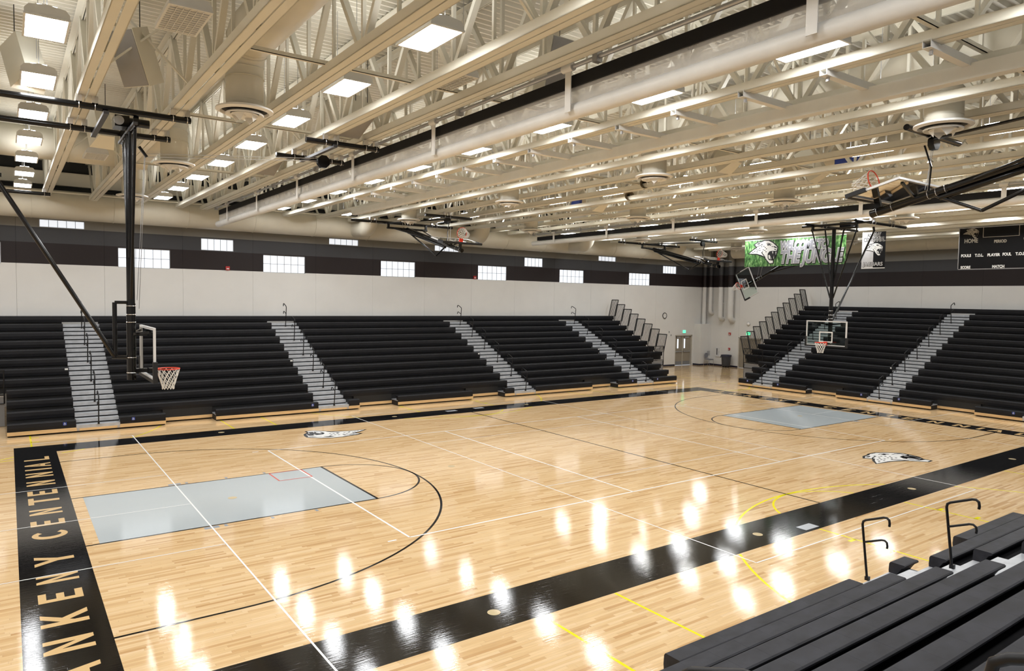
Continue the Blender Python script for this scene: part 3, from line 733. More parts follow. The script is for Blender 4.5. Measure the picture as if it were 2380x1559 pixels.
# flat rail frame hung on square cross tubes
fb = thing('track_beam', 'long flat off-white track beam hung below the trusses beyond the nearest curtain', 'beam', (-3.62, 0, 8.05))
part('beam', MB().box(-3.72, -3.52, -17.8, 11.3, 8.04, 8.27), 'track', fb)
for k in range(16):
    y = -14.9+1.53*k
    tb = MB()
    for (a, b, c, d) in ((-0.06, 0.06, -0.06, -0.052), (-0.06, 0.06, 0.052, 0.06), (-0.06, -0.052, -0.052, 0.052), (0.052, 0.06, -0.052, 0.052)):
        tb.box(-4.98, -3.1, y+a, y+b, 8.29+c, 8.29+d)
    o = part('cross_tube', tb, 'offwhite', fb)
    part('clamp', MB().box(-3.64, -3.60, y-0.03, y+0.03, 8.2, 8.28).box(-4.86, -4.82, y-0.02, y+0.02, 8.16, 8.22), 'steel', o)

# ------------------------------------------------------------------ loudspeakers and small ceiling gear
def speaker(x, y, z, yaw_, tilt, label, sz=(0.56, 0.5, 0.95)):
    t = thing('loudspeaker', label, 'loudspeaker', (x, y, z), 'hanging loudspeakers')
    R_ = Matrix.Rotation(yaw_, 3, 'Z') @ Matrix.Rotation(tilt, 3, 'X')
    a, b, c = sz[0]/2, sz[1]/2, sz[2]/2
    def X(p): return Vector((x, y, z)) + R_ @ Vector(p)
    cab = MB(); body = [(-a, -b, -c), (a, -b, -c), (a*0.62, b, -c), (-a*0.62, b, -c)]
    cab.prism([X(p) for p in body], R_ @ Vector((0, 0, 2*c)))
    part('cabinet', cab, 'beige', t)
    g = MB(); g.prism([X(p) for p in [(-a*0.95, -b-0.012, -c*0.97), (a*0.95, -b-0.012, -c*0.97), (a*0.95, -b-0.012, c*0.97), (-a*0.95, -b-0.012, c*0.97)]], R_ @ Vector((0, 0.012, 0)))
    part('grille', g, 'grille', t)
    for s in (-1, 1): part('hanging_chain', MB().tube(X((s*a*0.5, b*0.4, c)), (X((s*a*0.5, b*0.4, c)).x, X((s*a*0.5, b*0.4, c)).y, 10.0), 0.008, 4), 'dark', t)
speaker(-13.45, -2.3, 8.85, math.radians(-52), math.radians(24), 'beige wedge loudspeaker hanging in the upper left between two trusses')
speaker(-15.05, -0.3, 8.95, math.radians(200), math.radians(30), 'beige wedge loudspeaker behind the leftmost row of lamps')
speaker(-13.4, 4.3, 8.85, math.radians(190), math.radians(30), 'beige wedge loudspeaker above the near backboard mast')
speaker(-8.9, -1.2, 8.75, math.radians(0), math.radians(70), 'beige wedge loudspeaker just left of the nearest curtain, close to mid court')
speaker(-8.9, 5.3, 8.75, math.radians(0), math.radians(70), 'beige wedge loudspeaker left of the nearest curtain, far one')
speaker(-7.2, -6.3, 8.95, math.radians(0), math.radians(15), 'beige wedge loudspeaker seen above the black curtain header')
speaker(3.9, -4.7, 8.75, math.radians(190), math.radians(30), 'beige wedge loudspeaker beside the blue box over the far court')
speaker(0.75, -4.0, 8.75, math.radians(180), math.radians(30), 'beige wedge loudspeaker over mid court beyond the track beam')
speaker(3.9, 4.6, 8.75, math.radians(180), math.radians(30), 'beige wedge loudspeaker over the far half, near the windowed wall')
for i, (x, y, lab) in enumerate(((3.25, -6.15, 'blue box lodged in the trusses above the far court lamps'), (3.25, 5.2, 'blue box lodged in the trusses, nearer the windowed wall'))):
    solo('blue_box', MB().box(x-0.06, x+0.06, y-0.35, y+0.35, 8.47, 8.72).box(x-0.064, x+0.064, y-0.36, y+0.36, 8.70, 8.73), 'blue', lab, 'box', 'blue boxes in the trusses', base=(x, y, 8.47))
for i, (x, y) in enumerate(((1.57, -0.2), (3.17, 2.1))):
    t = thing('horn_speaker', 'brown horn speaker fixed under the trusses, %s' % ('larger one' if i == 0 else 'smaller one behind'), 'horn', (x, y, 8.5), 'horn speakers')
    part('horn', MB().path([(x, y, 8.5), (x-0.12, y-0.14, 8.48), (x-0.2, y-0.24, 8.46)], [0.05, 0.09, 0.17], 16, cap=False), 'cone', t)
    part('bracket', MB().box(x-0.02, x+0.02, y-0.02, y+0.02, 8.3, 8.46).tube((x, y, 8.46), (x, y, 8.5), 0.02, 8), 'steel', t)
    part('driver', MB().path([(x+0.1, y+0.12, 8.52), (x, y, 8.5)], 0.06, 12), 'dark', t)

# ------------------------------------------------------------------ basketball backstops
PIPES = []
ZP = 8.13
def net_mesh(T, f0, d0):
    m = MB(); n = 12; H = 0.42
    def P_(k, t): 
        r = 0.225*(1-0.48*min(1, t*1.15)); a = 2*PI*k/n
        return T(f0+r*math.cos(a), r*math.sin(a), d0+0.02+H*t)
    for k in range(n):
        for s in (-1, 1):
            m.path([P_(k+s*2.5*t, t) for t in [i/7 for i in range(8)]], 0.0075, 4, cap=False)
    return m
def backstop(label, hx, hy, hz, u, fold, mode, frame, mast=5.05, brace=None, vtop=0.75, vlen=3.0, group='basketball backstops', cable=None):
    """u: horizontal facing of the board, fold: swing angle about the hinge"""
    u = Vector((u[0], u[1], 0)); v = Vector((-u.y, u.x, 0)); zz = Vector((0, 0, 1)); h = Vector((hx, hy, hz))
    cf, sf = math.cos(fold), math.sin(fold)
    if mode == 'forward': F_, S__, D_ = u*cf+zz*sf, v, -zz*cf+u*sf
    else: F_, S__, D_ = u, v*cf+zz*sf, -zz*cf+v*sf
    def T(f, s, d): return h + F_*f + S__*s + D_*d
    t = thing('basketball_backstop', label, 'backstop', (hx, hy, hz), group)
    t_frame = []
    for (p, q, r) in frame:
        part('ceiling_pipe', MB().tube(p, q, r, 12), 'black_metal', t)
        if abs(p[1]-q[1]) < 0.01: PIPES.append((min(p[0], q[0]), max(p[0], q[0]), p[1], t))
    part('hinge_bar', MB().tube(T(0, -1.05, 0), T(0, 1.05, 0), 0.05, 12), 'black_metal', t)
    for s in (-1, 1): part('hinge_hanger', MB().bar(T(0, s*0.98, 0), T(0, s*0.98, 0)+Vector((0, 0, 0.24)), 0.09, 0.09), 'black_metal', t)
    part('mast', MB().tube(T(0, 0, 0), T(0, 0, mast+0.05), 0.08, 16), 'black_metal', t)
    part('mast_sleeve', MB().tube(T(0, 0, mast-1.55), T(0, 0, mast+0.05), 0.088, 16), 'black_metal', t)
    for s in (-1, 1): part('side_brace', MB().tube(T(0, s*vtop, 0.05), T(0, s*0.07, vlen), 0.03, 10), 'black_metal', t)
    for s in (-1, 1): part('mast_stay', MB().tube(T(-0.03, s*vtop*0.42, 0.02), T(-0.02, s*0.08, vlen*0.75), 0.034, 10), 'black_metal', t)
    for d in (mast-1.5, mast-1.32, mast-1.16, mast-0.42, mast-0.1): part('clamp_band', MB().torus(T(0, 0, d), 0.088, 0.008, tuple(D_), 20, 6), 'chrome', t)
    fb_ = 0.32
    bt, bb = mast-1.07, mast
    fr = MB()
    def slab(s0, s1, d0, d1, f0, f1):
        return MB().add([T(f, s, d) for f in (f0, f1) for d in (d0, d1) for s in (s0, s1)], [(0, 2, 3, 1), (4, 5, 7, 6), (0, 1, 5, 4), (2, 6, 7, 3), (0, 4, 6, 2), (1, 3, 7, 5)])
    bd = part('backboard', slab(-0.87, 0.87, bt+0.045, bb-0.045, fb_-0.012, fb_), 'glass', t)
    fm = MB()
    for q in ((-0.915, -0.865, bt, bb), (0.865, 0.915, bt, bb), (-0.865, 0.865, bt, bt+0.05), (-0.865, 0.865, bb-0.05, bb)):
        k = slab(q[0], q[1], q[2], q[3], fb_-0.04, fb_+0.006); fm.add(k.v, k.f)
    part('board_frame', fm, 'frame_white', bd)
    sq = MB()
    for q in ((-0.305, -0.255, bb-0.61, bb-0.15), (0.255, 0.305, bb-0.61, bb-0.15), (-0.255, 0.255, bb-0.61, bb-0.56), (-0.255, 0.255, bb-0.20, bb-0.15)):
        k = slab(q[0], q[1], q[2], q[3], fb_, fb_+0.002); sq.add(k.v, k.f)
    part('target_square', sq, 'white_paint', bd)
    pd = MB()
    for q in ((-0.955, -0.875, bb-0.38, bb+0.05), (0.875, 0.955, bb-0.38, bb+0.05), (-0.88, 0.88, bb-0.012, bb+0.05)):
        k = slab(q[0], q[1], q[2], q[3], fb_-0.055, fb_+0.03); pd.add(k.v, k.f)
    part('edge_padding', pd, 'rubber', bd)
    rd = mast-0.15; rf = fb_+0.15+0.228
    rm = part('rim', MB().torus(T(rf, 0, rd), 0.228, 0.012, tuple(D_), 32, 8), 'orange', t)
    kk = slab(-0.08, 0.08, rd-0.03, rd+0.12, fb_+0.002, fb_+0.03); k2 = slab(-0.09, 0.09, rd-0.008, rd+0.02, fb_+0.02, fb_+0.16); kk.add(k2.v, k2.f)
    part('rim_bracket', kk, 'orange', rm)
    part('net', net_mesh(T, rf, rd), 'cord', rm)
    for d in (bt+0.16, mast-0.14):
        part('board_arm', MB().bar(T(0.05, 0, d), T(fb_-0.03, 0.0, d), 0.12, 0.08), 'black_metal', t)
    for s in (-1, 1): part('board_arm', MB().bar(T(0.02, s*0.05, bt+0.16), T(fb_-0.05, s*0.62, bt+0.10), 0.05, 0.05), 'black_metal', t)
    if brace:
        for (p, q, r) in brace(T): part('rear_brace', MB().tube(p, q, r, 10), 'black_metal', t)
    if cable:
        for (p, q) in cable(T): part('hoist_cable', MB().tube(p, q, 0.006, 4), 'steel', t)
    return t
ZP = 8.13
def bands(t, pts):
    ys_ = sorted({q[1] for q in pts}); pts = []
    for y in ys_:
        rng = [q for q in (PIPES[-12:]) if abs(q[2]-y) < 0.01 and q[3] is t]
        for q in rng: pts += [(tx+o, y) for tx in TX for o in (-0.13, 0.13) if q[0]+0.05 < tx+o < q[1]-0.05]
    for (x, y) in pts: part('pipe_clamp', MB().torus((x, y, ZP), 0.068, 0.008, (1, 0, 0), 16, 5).box(x-0.05, x+0.05, y-0.05, y+0.05, ZP+0.06, ZB+0.004), 'chrome', t)
# near main backboard
nb = backstop('glass backboard with black mast hanging down at the left baseline', -13.32, 0, 7.93, (1, 0), 0.0, 'forward',
    [((-17.6, -1.1, ZP), (-12.35, -1.1, ZP), 0.062), ((-17.6, 1.1, ZP), (-12.35, 1.1, ZP), 0.062)],
    brace=lambda T: [((-13.62, 0, 3.32), (-16.25, 0, 8.0), 0.045), ((-13.62, 0, 3.30), (-13.62, 0, 4.45), 0.045), ((-13.62, 0, 4.45), (-13.35, 0, 4.45), 0.035), ((-13.68, 0, 3.32), (-13.35, 0, 3.30), 0.04)],
    vtop=0.85, vlen=3.4, cable=lambda T: [((-13.16, 0.05, 4.32), (-12.98, 0.3, 7.55)), ((-13.20, 0.02, 4.5), (-13.0, 0.28, 7.55)), ((-12.95, 0.3, 7.55), (-9.1, 0.3, 7.95)), ((-12.95, 0.3, 7.62), (-9.1, 0.35, 8.02))])
bands(nb, [(x, y) for x in (-14.25, -14.05, -12.65, -12.45, -15.85, -15.65) for y in (-1.1, 1.1)])
part('cross_channel', MB().bar((-13.85, -1.25, ZP-0.1), (-13.85, 1.25, ZP-0.1), 0.09, 0.06), 'panel_dark', nb)
wn = part('hoist_winch', MB().box(-13.62, -13.36, -0.42, 0.0, 7.98, 8.2), 'black_metal', nb)
part('winch_wheel', MB().tube((-13.55, -0.43, 8.09), (-13.55, -0.47, 8.09), 0.09, 16), 'steel', wn)
part('winch_motor', MB().tube((-13.36, -0.25, 8.12), (-12.98, -0.25, 8.12), 0.085, 14), 'black_metal', wn)
part('cross_channel', MB().bar((-13.35, -1.15, ZP-0.2), (-13.35, 1.15, ZP-0.2), 0.08, 0.05), 'panel_dark', nb)
part('safety_pulley', MB().bar((-13.1, 0.28, 7.75), (-12.95, 0.3, 7.55), 0.05, 0.05), 'black_metal', nb)
# its hoist carried on two pipes by the curtain
hw = thing('hoist_frame', 'black hoist on two pipes clamped under the trusses left of the curtain', 'hoist', (-9.1, 0, ZP))
for y in (-1.0, 1.15): part('ceiling_pipe', MB().tube((-9.95, y, ZP), (-8.2, y, ZP), 0.062, 12), 'black_metal', hw); PIPES.append((-9.95, -8.2, y, hw))
bands(hw, [(x, y) for x in (-9.55, -9.25, -8.55, -8.32) for y in (-1.0, 1.15)])
part('cross_channel', MB().bar((-9.3, -1.1, ZP-0.07), (-9.3, 1.2, ZP-0.07), 0.09, 0.06), 'panel_dark', hw)
part('pulley_block', MB().lathe((0, 0, 0), [(0, 0)], 3) if False else MB().prism([(-9.08+0.16*math.cos(PI/4*i+0.39), 0.2, 7.93+0.16*math.sin(PI/4*i+0.39)) for i in range(8)], (0, 0.12, 0)), 'black_metal', hw)
# far main backboard
fbk = backstop('glass backboard with black mast hanging down at the far baseline in front of bleachers', 13.32, 0, 7.88, (-1, 0), 0.0, 'forward',
    [((13.0, -1.1, ZP), (17.2, -1.1, ZP), 0.062), ((13.0, 1.1, ZP), (17.2, 1.1, ZP), 0.062), ((13.5, -1.5, ZP-0.05), (13.5, 1.6, ZP-0.05), 0.05)],
    mast=5.0, brace=lambda T: [((13.5, 0, 4.0), (16.6, 0, 8.0), 0.04), ((16.6, -0.02, 8.0), (16.6, 0.02, 8.2), 0.05)], vtop=1.0, vlen=2.95)
bands(fbk, [(x, y) for x in (14.2, 14.5, 15.8, 16.1) for y in (-1.1, 1.1)])
wn = part('hoist_winch', MB().box(14.0, 14.5, -0.35, 0.15, 8.0, 8.22), 'black_metal', fbk)
# folded cross-court baskets
def side_hoop(cx, sy, label, fold=math.radians(76)):
    y1 = sy*13.5
    def br(T):
        a = T(0.0, 0, 3.85); e = Vector((cx, a.y+sy*0.95, a.z-0.42)); f = Vector((cx, sy*13.9, 7.95))
        return [(a, e, 0.035), (e, f, 0.035), (T(-0.13, 0, 0.1), T(-0.13, 0, 3.7), 0.06)]
    t = backstop(label, cx, y1, 7.87, (0, -sy), fold, 'forward',
        [((cx-2.7, sy*13.75, ZP), (cx+2.6, sy*13.75, ZP), 0.062), ((cx-1.1, sy*9.75, ZP), (cx+1.2, sy*9.75, ZP), 0.062), ((cx-1.05, sy*13.75, ZP-0.04), (cx-0.1, sy*9.8, ZP-0.1), 0.03)],
        brace=br, cable=lambda T: [((cx, sy*9.75, ZP), T(0.1, 0, 3.9)), ((cx+0.15, sy*9.75, ZP), T(0.1, 0.1, 3.9))])
    part('lift_rod', MB().tube((cx, sy*9.6, 7.95), (cx, sy*9.75, 7.5), 0.018, 6).tube((cx, sy*9.75, 7.5), tuple(T_for(cx, sy, fold)), 0.018, 6), 'black_metal', t)
    bands(t, [(cx+q, sy*13.75) for q in (-2.2, -1.9, 1.9, 2.2)] + [(cx+q, sy*9.75) for q in (-0.9, -0.6, 0.75, 1.0)])
    p_ = part('pulley_block', MB().prism([(cx+0.15*math.cos(PI/4*i+0.39), sy*9.72, 7.97+0.15*math.sin(PI/4*i+0.39)) for i in range(8)], (0, sy*0.12, 0)), 'black_metal', t)
    return t
def T_for(cx, sy, fold):
    return Vector((cx, sy*13.5, 7.87)) + (Vector((0, 0, -1))*math.cos(fold)+Vector((0, -sy, 0))*math.sin(fold))*3.9
side_hoop(0.0, 1, 'folded-up glass backboard near the windowed wall, left of the far curtain')
side_hoop(16.7, 1, 'folded-up glass backboard near the windowed wall, left of the jungle banner')
side_hoop(0.0, -1, 'large folded-up glass backboard at the right edge of the picture')
side_hoop(-16.7, 1, 'folded-up backboard whose black pipe shows at the left edge')
# tilted basket behind the banner
tb = backstop('tilted glass backboard swung sideways below the jungle banner', 23.0, 6.9, 7.95, (-1, 0), math.radians(-64), 'side',
    [((21.6, 6.3, ZP), (24.6, 6.3, ZP), 0.06), ((21.6, 7.6, ZP), (24.6, 7.6, ZP), 0.06)], mast=5.2,
    cable=lambda T: [(T(0, 0, 3.9), (23.0, 9.9, ZB)), (T(0, 0, 4.1), (23.0, 10.25, ZB))])
bands(tb, [(0, 6.3), (0, 7.6)])

# ------------------------------------------------------------------ bleachers
PROF = [(0.004, -0.25), (-0.008, -0.14), (-0.002, -0.03), (0.014, -0.004), (0.03, 0.0), (0.232, 0.0), (0.25, -0.012), (0.246, -0.035), (0.20, -0.06), (0.13, -0.17), (0.11, -0.25)]
class Bank:
    def __init__(s, mp, rows, pitch, z0, dz, name): s.mp = mp; s.rows = rows; s.p = pitch; s.z0 = z0; s.dz = dz; s.name = name
    def seat(s, l0, l1, i):
        m = MB(); a = [Vector(s.mp(l0, s.p*i+d, s.z0+s.dz*i+h)) for d, h in PROF]
        return m.prism(a, Vector(s.mp(l1, 0, 0))-Vector(s.mp(l0, 0, 0)))
    def box(s, l0, l1, d0, d1, z0, z1):
        vs = [s.mp(l, d, z) for z in (z0, z1) for d in (d0, d1) for l in (l0, l1)]
        return MB().add(vs, [(0, 2, 3, 1), (4, 5, 7, 6), (0, 1, 5, 4), (2, 6, 7, 3), (0, 4, 6, 2), (1, 3, 7, 5)])
    def deck(s, i): return s.z0+s.dz*i-0.18
def clip(a, b, segs):
    out = []
    for p, q in segs:
        lo, hi = max(a, p), min(b, q)
        if hi-lo > 0.02: out.append((lo, hi))
    return out
def gaps(a, b, segs):
    out = []; cur = a
    for p, q in sorted(clip(a, b, segs)):
        if p-cur > 0.02: out.append((cur, p))
        cur = q
    if b-cur > 0.02: out.append((cur, b))
    return out
def section(B, l0f, l1f, segs, label, modules=False, signs=(), plates=()):
    """one seating block; l0f/l1f give its ends for each row"""
    c = B.mp((l0f(0)+l1f(0))/2, 0, 0)
    t = thing('bleacher_section', label, 'bleachers', c, B.name)
    for i in range(B.rows):
        a, b = l0f(i), l1f(i)
        rs = clip(a, b, segs) if i == 0 else [(a, b)]
        dk = B.deck(i)
        for (p, q) in rs:
            if modules:
                n = max(1, round((q-p)/0.457)); w_ = (q-p)/n
                key = (i, round(w_, 3))
                me = B.seat(0, w_-0.0015, i).mesh('seat_module', 'seat_lit', B.mp(0, 0, 0) if False else (0, 0, 0))
                o0 = Vector(origin(t))
                for k in range(n):
                    ob = link('seat_module', me, t, Vector(B.mp(p+k*w_, 0, 0))-Vector(B.mp(0, 0, 0))-o0)
            else: part('seat', B.seat(p+0.003, q-0.003, i), 'seat', t)
            part('deck', B.box(p, q, B.p*i+0.02, B.p*(i+1)+0.05, dk-0.035, dk), 'deck_grey' if i == 0 else 'deck_dark', t)
            part('riser', B.box(p, q, B.p*i+0.10, B.p*i+0.13, dk-0.30 if i else 0.17, dk-0.035), 'dark', t)
            if i == 0:
                part('front_board', B.box(p, q, -0.03, 0.0, 0.055, 0.17), 'board_wood', t)
                part('platform', B.box(p+0.01, q-0.01, 0.07, B.p, 0.015, 0.17), 'dark', t)
        if i == 1:
            for (p, q) in gaps(l0f(0), l1f(0), segs):
                part('front_board', B.box(p, q, B.p-0.02, B.p+0.01, 0.055, 0.17), 'board_wood', t)
                part('skirt', B.box(p, q, B.p+0.012, B.p+0.04, 0.17, 0.47), 'dark', t)
                part('platform', B.box(p, q, B.p+0.10, B.p+0.4, 0.015, 0.17), 'dark', t)
    for l in signs:
        s_ = part('access_sign', B.box(l-0.05, l+0.05, -0.012, -0.009, 0.27, 0.37), 'blue', t, label='blue wheelchair access sign')
        mk = MB(); N_ = Vector(B.mp(0, -1, 0))-Vector(B.mp(0, 0, 0))
        mk.torus(B.mp(l, -0.014, 0.308), 0.024, 0.004, tuple(N_), 14, 4)
        q = B.box(l-0.012, l-0.004, -0.0155, -0.0125, 0.315, 0.352); mk.add(q.v, q.f)
        q = B.box(l-0.012, l+0.020, -0.0155, -0.0125, 0.326, 0.333); mk.add(q.v, q.f)
        q = B.box(l-0.016, l+0.0, -0.0155, -0.0125, 0.355, 0.366); mk.add(q.v, q.f)
        part('wheelchair_symbol', mk, 'white_paint', s_)
    for (l, i) in plates:
        part('label_plate', B.box(l-0.10, l, B.p*i-0.012, B.p*i-0.009, B.z0+B.dz*i-0.09, B.z0+B.dz*i-0.03), 'offwhite', t)
    return t
def aisle(B, l0, l1, label, segs):
    t = thing('aisle_stairs', label, 'stairs', B.mp((l0+l1)/2, 0, 0), B.name)
    for i in range(B.rows):
        d = B.p*i; dk = B.deck(i)
        if i < B.rows-1:
            part('tread', B.box(l0, l1, d, d+B.p+0.02, dk-0.022, dk), 'aluminium', t)
            part('nosing', B.box(l0, l1, d-0.005, d+0.02, dk-0.105, dk-0.002), 'aluminium', t)
            part('half_step', B.box(l0, l1, d+0.32, d+B.p+0.0, dk+0.045, dk+0.15), 'aluminium', t)
            part('toe_gap', B.box(l0, l1, d+0.335, d+B.p, dk+0.0, dk+0.045).add(B.box(l0, l1, d+0.03, d+0.06, dk-0.30 if i else 0.03, dk-0.022).v, [(0, 2, 3, 1), (4, 5, 7, 6), (0, 1, 5, 4), (2, 6, 7, 3), (0, 4, 6, 2), (1, 3, 7, 5)]), 'dark', t)
        else: part('tread', B.box(l0, l1, d, d+0.5, dk-0.022, dk), 'aluminium', t)
    part('front_board', B.box(l0, l1, -0.03, 0.0, 0.055, 0.135), 'board_wood', t)
    part('platform', B.box(l0, l1, 0.05, B.p, 0.015, 0.13), 'dark', t)
    for l in (l0+0.05, l1-0.05): part('hinge_plate', B.box(l-0.035, l+0.035, -0.035, -0.03, 0.06, 0.13), 'steel', t)
    return t
def handrail(B, l, i, label):
    d = B.p*i-0.03; z = B.deck(i)
    t = thing('aisle_handrail', label, 'handrail', B.mp(l, d, z), 'aisle handrails')
    top = [(d, z), (d-0.11, z+0.88), (d-0.10, z+0.93), (d-0.06, z+0.96), (d+0.22, z+1.075), (d+0.27, z+1.08), (d+0.305, z+1.055), (d+0.315, z+1.0), (d+0.31, z+0.955)]
    part('rail_post', MB().path([B.mp(l, a, b) for a, b in top], 0.019, 10), 'black_rail', t)
    low = [(d-0.07, z+0.60), (d+0.20, z+0.71), (d+0.25, z+0.715), (d+0.285, z+0.69), (d+0.295, z+0.64), (d+0.29, z+0.60)]
    part('lower_arm', MB().path([B.mp(l, a, b) for a, b in low], 0.017, 10), 'black_rail', t)
    part('base_socket', B.box(l-0.028, l+0.028, d-0.028, d+0.035, z, z+0.06), 'black_rail', t)
def guard(B, lend, out, rows_, label):
    """stepped, outward-leaning guard panels at the end of the rows"""
    t = thing('guard_rail', label, 'guard rail', B.mp(lend, B.p*rows_[0], B.z0+B.dz*rows_[0]), 'bleacher guard rails')
    for i in rows_:
        d0, d1 = B.p*i-0.10, B.p*i+0.62; z0 = B.z0+B.dz*i-0.02; z1 = z0+1.07
        if i == B.rows-1: d1 = B.p*i+0.5
        lo = lambda d: B.mp(lend+out*0.03, d, z0); hi = lambda d: B.mp(lend+out*0.29, d, z1)
        f = MB(); f.tube(lo(d0), hi(d0), 0.027, 8).tube(lo(d1), hi(d1), 0.027, 8).tube(hi(d0), hi(d1), 0.025, 8).tube(lo(d0), lo(d1), 0.014, 8)
        o = part('guard_panel', f, 'black_rail', t)
        for k in range(1, 7):
            d = d0+(d1-d0)*k/7
            part('bar', MB().tube(lo(d), hi(d), 0.014, 6), 'black_rail', o)
def end_panel(B, la, lb, row, label1, label2):
    d = B.p*row-0.10
    t = thing('bleacher_partition', label1, 'partition', B.mp((la+lb)/2, d, 0), B.name)
    l0, l1 = min(la, lb), max(la, lb)
    part('panel_sheet', B.box(l0+0.03, l1, d, d+0.05, 0.02, 1.02), 'panel_grey', t)
    part('panel_trim', B.box(l0, l1+0.02, d-0.012, d+0.06, 1.02, 1.06), 'steel', t)
    part('side_sheet', B.box(lb-0.02, lb+0.02, d, B.p*B.rows, 0.02, 1.02), 'panel_grey', t)
    t2 = thing('front_guard_rail', label2, 'guard rail', B.mp((la+lb)/2, d, 1.06), 'bleacher guard rails')
    z0, z1 = 1.10, 1.95
    f = MB()
    for z in (z0, z1): f.tube(B.mp(la, d-0.03, z), B.mp(lb, d-0.03, z), 0.020, 8)
    for l in (la, lb): f.tube(B.mp(l, d-0.03, 0.80), B.mp(l, d-0.03, z1), 0.022, 8)
    part('rail_frame', f, 'black_rail', t2)
    part('rail_frame', MB().tube(B.mp(la, d-0.03, 0.80), B.mp(lb, d-0.03, 0.80), 0.016, 8), 'black_rail', t2)
    n = 11
    for k in range(1, n):
        l = la+(lb-la)*k/n
        part('bar', MB().tube(B.mp(l, d-0.03, z0), B.mp(l, d-0.03, z1), 0.014, 6), 'black_rail', t2)

# --- long bank under the windows
BL = Bank(lambda l, d, z: (l, 10.56+d, z), 12, 0.613, 0.42, 0.295, 'bleachers under the windows')
AL = [(-13.63, -12.35), (-5.38, -4.10), (4.27, 5.55), (12.55, 13.83)]
SL = [(-15.5, -10.93), (-9.25, -3.63), (-1.88, 1.91), (3.72, 9.27), (11.12, 15.75)]
# the top row runs unbroken across every aisle
TOPL = [(-17.0, 17.10)]
def const(v): return lambda i: v
sec = [('leftmost block of black bench rows under the windows', lambda i: -15.5 if i < 4 else -17.0, const(AL[0][0])),
       ('second block of black bench rows under the windows, behind the near backboard', const(AL[0][1]), const(AL[1][0])),
       ('third and widest-looking block of black bench rows under the windows', const(AL[1][1]), const(AL[2][0])),
       ('fourth block of black bench rows under the windows', const(AL[2][1]), const(AL[3][0])),
       ('rightmost narrow block of black bench rows under the windows', const(AL[3][1]), lambda i: 15.75 if i < 4 else 17.15)]
sg = [(-13.95, ), (-11.95, -5.62), (), (), (12.2, 14.15)]
pl = [((-13.66, 5), ), ((-5.41, 5), ), ((4.24, 5), ), ((12.52, 5), ), ()]
for k, (lab, a, b) in enumerate(sec): section(BL, a, b, SL, lab, signs=sg[k], plates=pl[k])
AN = ['leftmost aisle', 'second aisle from the left', 'third aisle from the left', 'rightmost aisle']
for k, (a, b) in enumerate(AL):
    t = aisle(BL, a, b, 'light grey aisle stairs, %s under the windows' % AN[k], SL)
    part('top_seat', BL.seat(a, b, 11), 'seat', t)
    for j in range(6): handrail(BL, (a+b)/2, 2*j, 'black hooked handrail, %s up the %s under the windows' % (ordn(j), AN[k]))
guard(BL, 17.15, 1, range(4, 12), 'stepped black guard rail at the right end of the bleachers under the windows')
end_panel(BL, 15.80, 17.15, 4, 'grey end panel at the right end of the bleachers under the windows', 'black barred rail on the grey panel right of the bleachers under the windows')
end_panel(BL, -15.56, -17.0, 4, 'grey end panel at the left edge of the picture', 'black barred rail on the grey panel at the left edge of the picture')
guard(BL, -17.0, -1, range(4, 12), 'stepped black guard rail at the left end of the bleachers under the windows')

# --- bank in front of the end wall
BF = Bank(lambda l, d, z: (18.1+d, l, z), 15, 0.597, 0.41, 0.2945, 'bleachers in front of the end wall')
AF = [(5.93, 7.17), (-0.44, 0.78), (-6.86, -5.62)]
SF = [(3.97, 8.10), (-2.13, 2.33), (-8.4, -3.87)]
section(BF, const(AF[0][1]), lambda i: 8.10 if i < 4 else 9.45, SF, 'narrow block of black bench rows beside the stepped rail at the end wall', signs=(7.5, ))
section(BF, const(AF[1][1]), const(AF[0][0]), SF, 'block of black bench rows behind the far backboard', signs=(5.6, 1.05))
section(BF, const(AF[2][1]), const(AF[1][0]), SF, 'block of black bench rows at the right edge below the scoreboard', signs=(-0.72, -5.3), plates=((AF[1][1]+0.12, 4), ))
section(BF, const(-8.4), const(AF[2][0]), SF, 'block of black bench rows beyond the right edge at the end wall')
FN = ['aisle behind the far backboard', 'middle aisle', 'aisle at the right picture edge']
for k, (a, b) in enumerate(AF):
    t = aisle(BF, a, b, 'light grey aisle stairs, %s before the end wall' % FN[k], SF)
    part('top_seat', BF.seat(a, b, 14), 'seat', t)
    for j in range(7): handrail(BF, (a+b)/2, 2*j, 'black hooked handrail, %s up the %s before the end wall' % (ordn(j), FN[k]))
guard(BF, 9.45, 1, range(4, 15), 'stepped black guard rail at the left end of the end wall bleachers')
end_panel(BF, 8.15, 9.45, 4, 'grey end panel below the stepped rail at the end wall', 'black barred rail on the grey panel beside the waste bin')

# --- nearest bank, on which the camera stands
BN = Bank(lambda l, d, z: (l, -11.0-d, z), 12, 0.613, 0.42, 0.295, 'nearest bleachers')
ANR = [(-13.55, -12.27), (-4.90, -3.62)]
SN = [(-14.6, -10.8), (-9.04, -3.15), (-1.26, 1.45), (3.2, 6.0)]
section(BN, const(ANR[0][1]), const(ANR[1][0]), SN, 'nearest black bench rows in the lower right corner, left of the handrails', modules=True)
section(BN, const(ANR[1][1]), const(6.0), SN, 'nearest black bench rows right of the two handrails', modules=True)
for k, (a, b) in enumerate(ANR):
    t = aisle(BN, a, b, ['light grey aisle stairs beside the camera', 'light grey aisle stairs between the nearest bench rows'][k], SN)
    part('top_seat', BN.seat(a, b, 11), 'seat', t)
    for j in range(5 if k == 0 else 6): handrail(BN, (a+b)/2, 2*j, 'black hooked handrail, %s up the %s' % (ordn(j), ['aisle beside the camera', 'aisle through the nearest bench rows'][k]))

